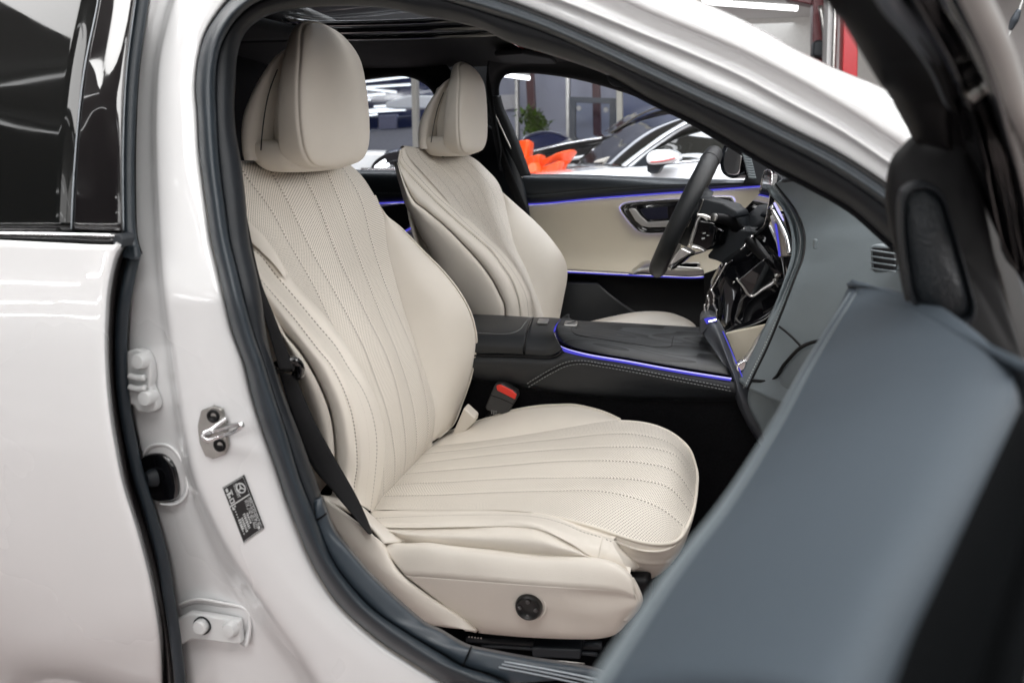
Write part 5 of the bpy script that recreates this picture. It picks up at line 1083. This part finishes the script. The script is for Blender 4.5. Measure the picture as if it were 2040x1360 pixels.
# lines across the shoulder
def sh(t, dz=0):
    a = resample(LEP, 60); b = resample(REP[1:], 60); return a*(1-t)+b*t+np.array([0, 0, dz])
loft('door_shoulder', [sh(0, -.30)+np.array([.06, 0, 0]), sh(0, -.10)+np.array([.03, 0, 0]), sh(0, -.022)+np.array([.006, 0, 0]), sh(0, -.006)+np.array([-.0005, 0, 0]), sh(.03, .0), sh(.10, .003), sh(.4, .008), sh(.75, .008), sh(.93, .004), sh(1, -.004), sh(1.02, -.02)], MT['doorgrey'], fd, nv=60, sub=4, thick=.005, stitches=(4.7,), face=(-.6, -1.2, 2))
endc = [np.vstack([sh(t)[0] for t in (0, .1, .4, .75, 1.0)])+np.array([0, 0, .006]), np.vstack([sh(t)[0] for t in (0, .1, .4, .75, 1.0)])+np.array([.01, .02, -.01]), np.vstack([sh(t)[0] for t in (0, .1, .4, .75, 1.0)])+np.array([.03, .04, -.2])]
loft('door_shoulder_end', endc, MT['doorgrey'], fd, nv=20, sub=4, thick=.004)
for t_, z_ in ((.05, .0015), (.115, .0035)):
    tube('shoulder_stitch_ridge', sh(t_, z_+.0002)[2:], .0009, MT['dash'], fd, n=50, k=6)
# shoulder part that runs up to the pod
loft('door_shoulder_corner', [YL([(1690,573),(1730,569),(1795,580),(1860,600)], [-.79, -.86, -.93, -.97]), np.vstack([LEP[0]+[0, 0, .002], sh(.2, .007)[0], sh(.5, .009)[0], sh(.98, .001)[0]]), np.vstack([sh(t, dz)[12] for t, dz in ((.02, -.003), (.2, .003), (.5, .005), (.98, -.004))])], MT['doorgrey'], fd, nv=30, sub=6, thick=.004)
# slot and outer parts
MT['slot'] = MT['black']
sl = resample(REP[1:], 60)
loft('window_slot_seal', [sl+np.array([0, 0, -.006]), sl+np.array([.006, -.003, -.014]), sl+np.array([.013, -.005, -.016]), sl+np.array([.018, -.006, -.006]), sl+np.array([.022, -.007, -.005])], simple('matt_slot_rubber', (.003, .0035, .004), .9, amt=.1, spec=.03), fd, nv=50, sub=4, thick=.004, face=(0, -1.4, 2))
loft('outer_door_skin', [sl+np.array([.022, -.007, -.004]), sl+np.array([.026, -.008, -.001]), sl+np.array([.055, -.012, -.009]), sl+np.array([.075, -.012, -.10]), sl+np.array([.07, -.012, -.45])], MT['paint'], fd, nv=50, sub=5, thick=.004, face=(0, -1.4, 3))
# tweeter pod
yp = [-.95, -.952, -.958, -.965, -.972, -.98, -.985]
POD = [(1822,268),(1800,290),(1780,312),(1771,335),(1767,360),(1764,395),(1776,466),(1789,525),(1802,589),(1814,622),(1848,648),(1886,668),(1930,690),(2000,722),(2046,748),(2030,690),(2000,600),(1982,531),(1956,402),(1928,310),(1897,225)]
podP = resample(YL(POD, [-.95,-.95,-.95,-.95,-.96,-.98,-.985,-.985,-.98,-.97,-.96,-.95]), 80, True)
pc = podP.mean(0)
loft('mirror_triangle', [podP+np.array([.03, .06, 0]), podP+np.array([.002, .010, 0]), podP, pc+(podP-pc)*.96+np.array([0, -.006, 0]), pc+(podP-pc)*.6+np.array([0, -.009, 0]), pc+(podP-pc)*.02+np.array([0, -.009, 0])], MT['black'], fd, sub=4, thick=0, raw=True)
GRL = [(1794,382),(1806,368),(1825,361),(1852,367),(1872,388),(1884,425),(1898,470),(1912,520),(1926,570),(1935,612),(1930,635),(1915,645),(1875,643),(1838,627),(1812,592),(1801,540),(1790,455)]
grP = resample(YL(GRL, -.985), 60, True); gc = grP.mean(0)
loft('tweeter_rim', [grP+np.array([0, .006, 0]), grP+np.array([0, -.010, 0]), gc+(grP-gc)*.94+np.array([0, -.011, 0]), gc+(grP-gc)*.90+np.array([0, -.004, 0])], MT['trim'], fd, sub=4, thick=0, raw=True)
loft('tweeter_grille', [gc+(grP-gc)*.91+np.array([0, -.004, 0]), gc+(grP-gc)*.8+np.array([0, -.008, 0]), gc+(grP-gc)*.45+np.array([0, -.014, 0]), gc+(grP-gc)*.02+np.array([0, -.016, 0])], simple('grille_mesh', (.014, .018, .022), .4, bump=.9, bscale=600), fd, sub=4, thick=0, raw=True)
# frame column of the window
FL_ = [(1600,-110),(1653,0),(1678,34),(1708,83),(1758,164),(1775,190),(1826,285)]
FM_ = [(1715,-110),(1770,0),(1820,62),(1866,130),(1894,201),(1897,228),(1900,300)]
FR_ = [(1800,-110),(1850,0),(1895,80),(1935,160),(1960,225),(1985,300),(2035,560)]
FX_ = [(1880,-110),(1937,0),(1987,108),(2020,216),(2040,278),(2075,420),(2110,700)]
fy_ = [-1.16, -1.12, -1.08, -1.04, -.99, -.96]
loft('window_frame', [YL(FL_, [a+.05 for a in fy_]), YL(FL_, fy_), YL(between(FL_, FM_, .2), [a-.008 for a in fy_]), YL(between(FL_, FM_, .85), [a-.008 for a in fy_]), YL(FM_, fy_), YL(between(FM_, FR_, .2), [a+.01 for a in fy_])], MT['black'], fd, nv=60, sub=5, thick=.004)
tube('frame_highlight', YL(FM_[:6], [a-.004 for a in fy_]), .0045, simple('highlight_grey', (.13, .15, .17), .35), fd, n=40)  # highlight line along the frame, set as a grey tube
loft('glass_run_channel', [YL(between(FM_, FR_, .15), [a+.012 for a in fy_]), YL(between(FM_, FR_, .6), [a+.004 for a in fy_]), YL(FR_, [a+.018 for a in fy_]), YL(between(FR_, FX_, .5), [a+.006 for a in fy_]), YL(FX_, [a+.006 for a in fy_])], MT['piano'], fd, nv=60, sub=5, thick=.004)
tube('channel_clip', YL([(1930,195),(1942,186),(1950,180)], -1.05), .004, MT['steel'], fd, n=10)
tube('outer_frame_edge', YL(shift(FX_, 8), [a+.004 for a in fy_]), .0055, simple('grey_frame_edge', (.45,.44,.42), .3), fd, n=50)
loft('window_glass', [YL(shift(FX_, 4), [a+.01 for a in fy_]), YL([(2100,-110),(2140,0),(2180,108),(2200,216),(2220,278),(2240,420),(2260,700)], [a+.01 for a in fy_])], MT['pane'], fd, nv=30, sub=3, thick=0)
# ================================================================ showroom behind the car
MT['wallribs'] = simple('beige_ribbed_panel', (.50, .46, .42), .55, amt=.05)
wl = slab('wall', (4.6, -26, 0), (4.8, 24, 3.3), MT['wallribs'])
sl0 = box('slat', (4.585, 3.5, .1), (.06, 13, .072), MT['wallribs'], None, .006); sl0.parent = wl; sl0.matrix_parent_inverse = world_of(wl).inverted()
for k in range(1, 32):
    o = sl0.copy(); COL.objects.link(o); o.location = (0, 0, .1*k); o.parent = wl; o.matrix_parent_inverse = world_of(wl).inverted()
# tube lamps
def tube_lamp(a, b, r=.02, grp='tube lights on the showroom ceiling', label=None):
    far_ = 'rear window' in grp
    t = empty('tube_light', tuple((np.array(a)+np.array(b))/2))
    tube('light_tube', [a, (np.array(a)+np.array(b))/2, b], r, MT['fartube'] if far_ else MT['halltube'] if 'hall' in grp else MT['tube'], t, n=6, k=10)
    d = np.array(b)-np.array(a); d /= np.linalg.norm(d)
    tube('tube_holder', [np.array(a)+[0, 0, r*1.3], (np.array(a)+np.array(b))/2+[0, 0, r*1.3], np.array(b)+[0, 0, r*1.3]], r*.8, MT['ceil'], t, n=4, k=6)
    tag(t, label or 'white tube light under the ceiling out of the picture', 'tube light', grp); return t
zc = 3.2
tube_lamp(Y(1400, 4, 9.5), Y(1588, 17, 9.0), .032, label='long white tube light above the car roof, top right')
tube_lamp(Y(1402, 8, 9.6), Y(1450, -14, 11), .032, label='short white tube light crossing the long one, top right')
for i, yy in enumerate((-5.6, -4.7, -2.9, -1.9, -1.0)):
    for x_ in (-3.6, -1.2, 1.2, 3.2):
        tube_lamp((x_-.75, yy+.12*(i % 2), zc), (x_+.75, yy-.06, zc), .016)
for yy in (-10.5, -15.0, -22.0):
    for x_ in (-21, -15.5, -10, -4.5):
        tube_lamp((x_-2.2, yy+.5, zc), (x_+2.2, yy-.3, zc), .04, 'tube lights in the far hall', 'white tube light of the far hall, mirrored in the car door')
for yy in (1.6, 3.4, 5.2):
    for x_ in (-3.4, -1.0, 1.4):
        tube_lamp((x_-.8, yy, zc), (x_+.8, yy+.5, zc), .02)
FARL = [((718,164),(826,152),'topmost'), ((700,176),(818,169),'second'), ((715,176),(790,184),'slanting'), ((715,192),(767,187),'third'), ((712,200),(738,199),'short'), ((745,213),(835,206),'middle'), ((733,220),(822,213),'lower'), ((725,224),(808,219),'lowest'), ((725,231),(752,228),'faint')]  # tubes hung low to stand in for lights mirrored in the glass wall
for a, b, wd in FARL:
    tube_lamp(Y(a[0], a[1], 15.0), Y(b[0], b[1], 15.2), .018, 'tube lights seen through the rear window', wd+' white tube standing for a mirrored light between the two headrests')
tube_lamp(Y(1004, 149, 8.5), Y(1055, 156, 8.5), .028, label='white tube light at the top corner of the driver window')
# walls and posts beyond the far windows
def wall_px(name, pts, y, mat, kind='structure', th=.08, label=None, cat=None):
    o = prism(name, YL(pts, y), (0, th, 0), mat, None, 0)
    tag(o, label, cat, None, kind); return o
wall_px('wall', [(560,60),(905,60),(905,420),(560,420)], 17, MT['navy'])
wall_px('wall', [(955,60),(1232,60),(1232,420),(955,420)], 10.5, simple('lilac_wall', (.40, .42, .52), .35, amt=.10, scale=1.2))
wall_px('wall', [(1290,-60),(1990,-60),(1990,420),(1290,420)], 15.7, simple('grey_plaster', (.50, .49, .46), .7))
wall_px('wall', [(1232,60),(1345,60),(1345,420),(1232,420)], 10.4, simple('dusk_blue_wall', (.05, .07, .16), .25, amt=.3, scale=.8))
wall_px('wall', [(990,190),(1030,188),(1030,215),(990,222)], 10.3, simple('white_beam', (.7, .7, .72), .5))
def post(name, px, p0, p1, wpx, y, mat, label, cat, depth=.12):
    o = prism(name, YL([(px[0]-wpx/2, p0), (px[0]+wpx/2, p0), (px[1]+wpx/2, p1), (px[1]-wpx/2, p1)], y), (0, depth, 0), mat, None, .004)
    return tag(o, label, cat)
post('red_column', (1053, 1068), 120, 420, 15, 9.6, MT['redsteel'], 'dark red steel column behind the green plant', 'column')
post('red_column', (1186, 1192), 120, 420, 15, 9.9, MT['redsteel'], 'dark red steel column behind the glass door', 'column')
post('white_column', (1232, 1237), 120, 420, 11, 8.6, simple('cream_column', (.62, .60, .52), .5), 'cream column right of the glass door', 'column')
post('white_column', (823, 830), 120, 420, 10, 9.5, simple('cream_column', (.62, .60, .54), .5), 'pale column between the two headrests', 'column')
post('wall_post', (1028, 1031), 120, 420, 6, 9.4, MT['steel'], 'thin grey post left of the plant', 'post')
post('wall_post', (1130, 1132), 120, 420, 7, 9.4, MT['steel'], 'thin grey post left of the glass door', 'post')
gd = tag(empty('glass_door', Y(1178, 400, 9.0)), 'glass door in a dark grey frame beyond the driver window', 'door')
fm = simple('dark_grey_frame', (.07, .08, .10), .4)
for nm, q in (('door_frame', [(1133,193),(1226,196),(1226,207),(1133,204)]), ('door_frame', [(1133,204),(1146,204),(1146,400),(1134,400)]), ('door_frame', [(1214,206),(1226,207),(1226,400),(1214,400)])):
    prism(nm, YL(q, 9.0), (0, .1, 0), fm, gd, .004)
prism('glass_pane', YL([(1146,205),(1214,206),(1214,400),(1146,400)], 9.03), (0, .01, 0), MT['pane'], gd, 0)
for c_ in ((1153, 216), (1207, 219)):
    lathe('pane_reflection', Y(c_[0], c_[1], 8.98), (0, -1, 0), [(.035, 0), (.03, .02), (.001, .03)], MT['wallw'], gd, k=14)  # round reflections in the glass, modelled as pale discs
# red gantry at the top right
gb = tag(empty('red_lift_frame', Y(1650, 300, 6.5)), 'red steel frame with a black box beside the white car roof', 'steel frame')
dr = simple('dark_red_steel', (.10, .006, .010), .4)
prism('upright', YL([(1620,-40),(1648,-40),(1640,140),(1619,140)], 6.5), (0, .2, 0), dr, gb, .01)
prism('cross_beam', YL([(1540,-60),(1648,-60),(1646,16),(1572,0)], 6.6), (0, .2, 0), dr, gb, .01)
tube('brace', YL([(1634,12),(1640,50),(1645,100)], 6.3), .02, MT['steel'], gb, n=10)
prism('motor_box', YL([(1621,82),(1634,79),(1644,82),(1644,114),(1619,112)], 6.3), (0, .2, 0), MT['trim'], gb, .02)
o = prism('white_column', YL([(1652,-60),(1680,-60),(1674,180),(1645,180)], 6.0), (0, .3, 0), MT['wallw'], None, .01); tag(o, 'white column beside the red steel frame', 'column')
tube('column_pipe', YL([(1667,-60),(1663,60),(1659,180)], 5.95), .02, MT['steel'], o, n=10)
o = prism('red_column', YL([(1684,-60),(1712,-60),(1708,190),(1677,190)], 5.8), (0, .3, 0), simple('bright_red_steel', (.42, .006, .012), .35), None, .01); tag(o, 'bright red column right of the white column', 'column')
pc_ = tag(empty('pull_cord', Y(2005, 40, 2.4)), 'grey hanging cord with a handle in front of the ribbed wall', 'cord')
tube('cord', YL([(2050,-60),(2034,10),(2014,60),(1992,110)], 2.4), .006, MT['steel'], pc_, n=20, k=6)
tube('cord_handle', YL([(2030,20),(2022,38),(2012,60)], 2.39), [.010, .018, .010], MT['trim'], pc_, n=10, k=8)
# ---------------------------------------------------------------- plant
pt = tag(empty('potted_plant', Y(1070, 420, 7.5)), 'green potted plant beyond the driver window', 'plant')
gm = simple('leaf_green', (.07, .13, .015), .45, amt=.35, scale=9)
r3 = random.Random(7); V, F = [], []
for i in range(430):
    u = r3.random(); px = 1056+u*24+r3.gauss(0, 11); py = 222+u*70+r3.gauss(0, 9)
    if py < 212 or py > 330: continue
    c_ = Y(px, py, 7.5+r3.uniform(-.2, .2)); a = r3.uniform(0, 6.28); e_ = r3.uniform(-.9, .9); L_ = r3.uniform(.04, .09); wv_ = L_*.35
    d = np.array([math.cos(a)*math.cos(e_), math.sin(a)*math.cos(e_), math.sin(e_)]); s_ = np.cross(d, [0, 0, 1]); s_ /= max(np.linalg.norm(s_), 1e-3); n_ = np.cross(d, s_)
    k = len(V); V += [c_-d*L_, c_+s_*wv_+n_*.008, c_+d*L_, c_-s_*wv_+n_*.008]; F.append((k, k+1, k+2, k+3))
o = mesh('foliage', V, F, gm, pt, smooth=False); o['kind'] = 'stuff'
for i in range(4):
    tube('stem', YL([(1070+i*3, 420), (1064+i*4, 320), (1058+i*6, 250)], 7.5), [.012, .008, .004], simple('stem_brown', (.06, .045, .02), .7) if i == 0 else bpy.data.materials['stem_brown'], pt, n=12, k=6)
lathe('pot', Y(1072, 420, 7.5)+np.array([0, 0, -.35]), (0, 0, 1), [(.12, 0), (.17, .32), (.18, .34), (.16, .34)], MT['wallw'], pt)
# ---------------------------------------------------------------- white car with a bow, parked opposite
wcar = tag(empty('parked_car', (-.3, 3.8, 0)), 'white car with an orange bow on its bonnet, beyond the far window', 'car')
gl2 = simple('parked_car_glass', (.012, .012, .010), .03, amt=.1, spec=.8)
BL = [(1238,334),(1262,336),(1353,324),(1440,317),(1560,312)]
loft('body_side', [YL([(960,372),(1060,352),(1160,340),(1238,334),(1340,327),(1440,319),(1560,312)], 3.02), YL([(960,380),(1060,360),(1160,350),(1250,346),(1340,340),(1440,332),(1560,325)], 2.94), YL([(960,470),(1060,470),(1160,470),(1250,470),(1340,470),(1440,470),(1560,470)], 2.92), YL([(960,620),(1060,640),(1160,640),(1250,640),(1340,640),(1440,640),(1560,640)], 2.98)], MT['paint'], wcar, nv=50, sub=5, thick=.01)
loft('bonnet', [YL([(960,374),(1060,353),(1160,341),(1240,334)], 3.02), YL([(975,364),(1060,346),(1150,335),(1225,329)], 3.3), YL([(990,356),(1060,341),(1120,332),(1185,326)], 3.9), YL([(990,358),(1040,344),(1100,333),(1142,326)], 4.6)], MT['paint'], wcar, nv=40, sub=6, thick=.01, face=(-.5, 3.5, 5))
WSn = [(1236,329),(1275,300),(1312,273),(1345,252),(1386,231)]; WSf = [(1142,327),(1180,297),(1225,266),(1270,244),(1345,225)]
loft('windscreen', [YL(WSn, [3.06, 3.2]), YL(between(WSn, WSf, .3), [3.3, 3.35]), YL(between(WSn, WSf, .65), [3.9, 3.8]), YL(WSf, [4.6, 4.3])], gl2, wcar, nv=40, sub=6, thick=.008)
prism('dashboard', YL([(1180,324),(1190,318),(1240,305),(1248,310),(1236,326)], 3.5), (0, .5, 0), simple('pale_dash', (.4, .38, .34), .6), wcar, .02)
AP = [(1258,334),(1296,302),(1330,278),(1362,258),(1408,240),(1470,226)]; AP0 = [(1236,329),(1275,300),(1312,273),(1345,252),(1386,231),(1450,215)]
loft('pillar', [YL(AP0, [3.08, 3.18]), YL(between(AP0, AP, .3), [3.04, 3.14]), YL(between(AP0, AP, .75), [3.02, 3.12]), YL(AP, [3.03, 3.14])], MT['paint'], wcar, nv=40, sub=5, thick=.01)
tube('pillar_joint', YL(between(AP0, AP, .55), [3.02, 3.11]), .004, MT['trim'], wcar, n=40, k=6)
loft('roof', [YL([(1386,231),(1450,215),(1540,205)], 3.18), YL([(1370,222),(1440,205),(1540,195)], 3.6), YL([(1345,225),(1420,206),(1540,196)], 4.3)], MT['paint'], wcar, nv=20, sub=5, thick=.01, face=(0, 3.6, 6))
SWB = [(1258,336),(1300,331),(1353,324),(1440,317),(1560,312)]
SWT = [(1259,334),(1296,303),(1330,279),(1362,259),(1420,238)]
loft('side_window', [YL(SWB, 3.06), YL(between(SWB, SWT, .5), 3.10), YL(SWT, [3.06, 3.17])], gl2, wcar, nv=40, sub=5, thick=.006)
loft('side_window', [YL([(1560,312),(1490,314),(1440,317)], 3.06), YL([(1560,225),(1470,226),(1420,238)], 3.17)], gl2, wcar, nv=20, sub=5, thick=.006)
tube('window_moulding', YL(BL[1:], 3.03), .006, MT['chrome'], wcar, n=30, k=8)
prism('mirror_sail', YL([(1258,335),(1290,306),(1306,300),(1306,330)], 3.03), (0, .02, 0), MT['trim'], wcar, .003)
tube('front_seat', YL([(1345,330),(1352,300),(1366,285),(1372,292)], 3.6), [.10, .09, .06, .04], simple('car_seat_grey', (.10, .10, .095), .6), wcar, n=20)
mr_ = tag(empty('wing_mirror', Y(1318, 320, 2.85), wcar))
mo2 = YL([(1286,318),(1289,308),(1298,301),(1316,298),(1336,300),(1349,307),(1352,315),(1346,322),(1320,327),(1292,327)], 2.78)
prism('mirror_shell', resample(mo2, 30, True)[:-1], (.02, .14, 0), MT['paint'], mr_, .025)
prism('mirror_base', YL([(1288,325),(1320,327),(1340,325),(1318,332),(1310,346),(1298,347),(1289,342)], 2.80), (.01, .12, 0), MT['trim'], mr_, .012)
tube('mirror_indicator', YL([(1296,323),(1320,321),(1345,315)], 2.775), .004, simple('indicator_red', (.5, .05, .04), .2), mr_, n=12, k=8)
# bow on the bonnet
bw = tag(empty('gift_bow', Y(1090, 345, 3.5)), 'big orange ribbon bow on the white bonnet', 'bow')
def ribbon(name, pts, wz, parent=bw, lean=(.02, -.03)):
    P = np.array([Y(*p) for p in pts]); wv_ = np.array([lean[0], lean[1], wz])
    return loft(name, [P-wv_/2, P-wv_*.25, P+wv_*.25, P+wv_/2], MT['bow'], parent, nv=50, sub=3, thick=.007)
ribbon('bow_loop', [(1024,312,3.6),(1034,300,3.42),(1050,299,3.38),(1061,304,3.48),(1058,308,3.62),(1040,312,3.7)], .125)
ribbon('bow_loop', [(1036,334,3.5),(1052,326,3.36),(1072,322,3.32),(1084,324,3.40),(1080,330,3.55),(1056,336,3.6)], .085)
ribbon('bow_loop', [(1060,338,3.42),(1078,327,3.34),(1104,316,3.28),(1130,310,3.30),(1143,313,3.42),(1130,322,3.56),(1100,330,3.6)], .062, lean=(.05, -.05))
ribbon('bow_loop', [(1066,346,3.36),(1090,338,3.28),(1112,331,3.26),(1122,332,3.36),(1110,338,3.48)], .058)
ribbon('bow_tail', [(1030,347,3.45),(1054,347,3.34),(1084,346,3.30),(1112,343,3.34),(1128,336,3.4)], .04)
lathe('bow_knot', Y(1064, 338, 3.3), (0, -1, .3), [(.03, -.05), (.05, 0), (.03, .05)], MT['bow'], bw, k=16)
# ---------------------------------------------------------------- dark cars farther back
def dark_car(name, roofline, hood, y, lab):
    t = tag(empty(name, Y(roofline[0][0], 420, y)), lab, 'car')
    low = [(p[0], 440) for p in hood]
    return t, low
bc = tag(empty('parked_car', (-1.6, 5.8, 0)), 'black car whose bonnet shows behind the orange bow', 'car')
loft('bonnet', [YL([(1000,335),(1060,305),(1120,290),(1170,280),(1215,272),(1300,262)], 5.3), YL([(1000,318),(1062,296),(1120,283),(1170,274),(1215,267),(1300,256)], 5.8), YL([(1000,312),(1062,290),(1120,278),(1170,270),(1215,264),(1300,252)], 6.6)], MT['piano'], bc, nv=40, sub=5, thick=.01, face=(-1, 5.5, 5))
loft('body_side', [YL([(1000,335),(1060,305),(1120,290),(1170,280),(1215,272),(1300,262)], 5.3), YL([(1000,420),(1060,420),(1120,420),(1170,420),(1215,420),(1300,420)], 5.2)], MT['piano'], bc, nv=30, sub=4, thick=.01)
tube('bonnet_edge', YL([(1058,303),(1120,288),(1170,279),(1200,275)], 5.28), .012, MT['chrome'], bc, n=20, k=8)
bc2 = tag(empty('parked_car', (-1.0, 7.2, 0)), 'dark car roof rising behind the white car', 'car')
loft('windscreen', [YL([(1196,280),(1240,250),(1280,226),(1330,208),(1420,196)], 6.2), YL([(1196,268),(1235,240),(1275,218),(1325,204),(1420,192)], 6.8)], simple('gold_highlight_glass', (.05, .035, .015), .12, coat=1), bc2, nv=30, sub=5, thick=.01, face=(-1, 5.5, 5))  # gold highlight on the dark windscreen mixed into its colour
loft('body_side', [YL([(1196,280),(1240,252),(1290,228),(1350,212),(1420,200)], 6.2), YL([(1196,420),(1240,420),(1290,420),(1350,420),(1420,420)], 6.1)], MT['piano'], bc2, nv=30, sub=5, thick=.01)
bc3 = tag(empty('parked_car', (-2.8, 7.0, 0)), 'navy car low behind the plant', 'car')
loft('body', [YL([(1036,290),(1044,276),(1062,266),(1090,262),(1118,268),(1150,290)], 6.9), YL([(1036,292),(1044,282),(1062,274),(1090,271),(1118,276),(1150,294)], 6.6), YL([(1036,420),(1044,420),(1062,420),(1090,420),(1118,420),(1150,420)], 6.5)], MT['navy'], bc3, nv=30, sub=5, thick=.01)
# things through the rear window
vn = tag(empty('parked_van', (-7, 13, 0)), 'white van with dark windows seen between the headrests', 'van')
prism('van_body', YL([(700,262),(760,258),(850,250),(905,250),(905,330),(700,330)], 12.0), (0, 1.5, 0), simple('van_white', (.36, .38, .44), .4), vn, .05)
prism('van_upper', YL([(768,204),(800,194),(815,190),(905,192),(905,216),(768,216)], 13.0), (0, 1.0, 0), MT['wallw'], vn, .03)
prism('van_window', YL([(733,234),(752,233),(752,256),(733,257)], 11.95), (0, .1, 0), MT['navy'], vn, .01)
prism('van_window', YL([(792,232),(820,230),(820,254),(792,256)], 11.95), (0, .1, 0), MT['navy'], vn, .01)
prism('van_panel', YL([(754,230),(790,228),(790,257),(754,258)], 11.95), (0, .1, 0), simple('lilac_panel', (.16, .17, .26), .4), vn, .01)
bc4 = tag(empty('parked_car', (-2.6, 3.2, 0)), 'black car front with chrome grille behind the passenger headrest', 'car')
loft('bonnet', [YL([(736,345),(744,326),(764,310),(790,303),(830,300),(900,300)], 3.0), YL([(736,330),(746,314),(766,302),(792,296),(830,294),(900,294)], 3.6)], MT['piano'], bc4, nv=30, sub=5, thick=.01, face=(-2, 0, 4))
loft('body_side', [YL([(736,345),(744,326),(764,310),(790,303),(830,300),(900,300)], 3.0), YL([(732,440),(744,440),(764,440),(790,440),(830,440),(900,440)], 2.95)], MT['piano'], bc4, nv=30, sub=4, thick=.01)
for a, b in (((748,334),(768,320)), ((752,338),(775,328))):
    tube('front_white_bar', YL([a, ((a[0]+b[0])/2, (a[1]+b[1])/2-1), b], 2.95), .010, MT['tube'], bc4, n=8, k=8)  # plain white glowing bars on the car front
tube('grille_bar', YL([(720,337),(760,337),(795,336)], 2.9), .008, MT['chrome'], bc4, n=10, k=8)
for k in range(7):
    prism('grille_tooth', YL([(748+k*7,334),(752+k*7,334),(752+k*7,341),(748+k*7,341)], 2.92), (0, .02, 0), MT['black'], bc4, .002)
wl2 = tag(box('white_counter', Y(716, 372, 3.6), (.7, .5, .5), MT['wallw'], None, .02), 'white counter low behind the passenger headrest', 'counter')
import OpenImageIO as oiio, numpy as np, sys
b=oiio.ImageBuf('/workdir/render_main.png'); a=b.get_pixels(oiio.UINT8)
for n,x,y in [('door up',50,270),('door mid',50,420),('door low',50,560),('door bottom',60,660),('pillar',170,300),('pillar low',250,640),('rail',700,60),('glass top',60,20),('glass low',40,190),('headrest',325,110),('back',330,280),('bolster',442,322),('drv',492,292),('dash2',840,230),('pillow',225,600),('pod2',922,252),('cushion',540,460),('valance',480,590),('door panel far',590,230),('shoulder',850,450),('shoulder low',760,600),('dash',840,230),('seal',222,200),('seal2',310,520),('console side',600,380),('pod',925,150),('bg wall',545,95),('wood',640,340)]:
    print(n,a[y-2:y+3,x-2:x+3,:3].reshape(-1,3).mean(0).round())
import OpenImageIO as oiio, numpy as np, sys
b=oiio.ImageBuf('/workdir/render_main.png'); a=b.get_pixels(oiio.UINT8)
for n,x,y in [(n,x//2,y//2) for n,x,y in [('door up',50,270),('door mid',50,420),('door low',50,560),('door bottom',60,660),('pillar',170,300),('pillar low',250,640),('rail',700,60),('glass top',60,20),('glass low',40,190),('headrest',325,110),('back',330,280),('bolster',442,322),('drv',492,292),('dash2',840,230),('pillow',225,600),('pod2',922,252),('cushion',540,460),('valance',480,590),('door panel far',590,230),('shoulder',850,450),('shoulder low',760,600),('dash',840,230),('seal',222,200),('seal2',310,520),('console side',600,380),('pod',925,150),('bg wall',545,95),('wood',640,340)]]:
    print(n,a[y-1:y+2,x-1:x+2,:3].reshape(-1,3).mean(0).round())
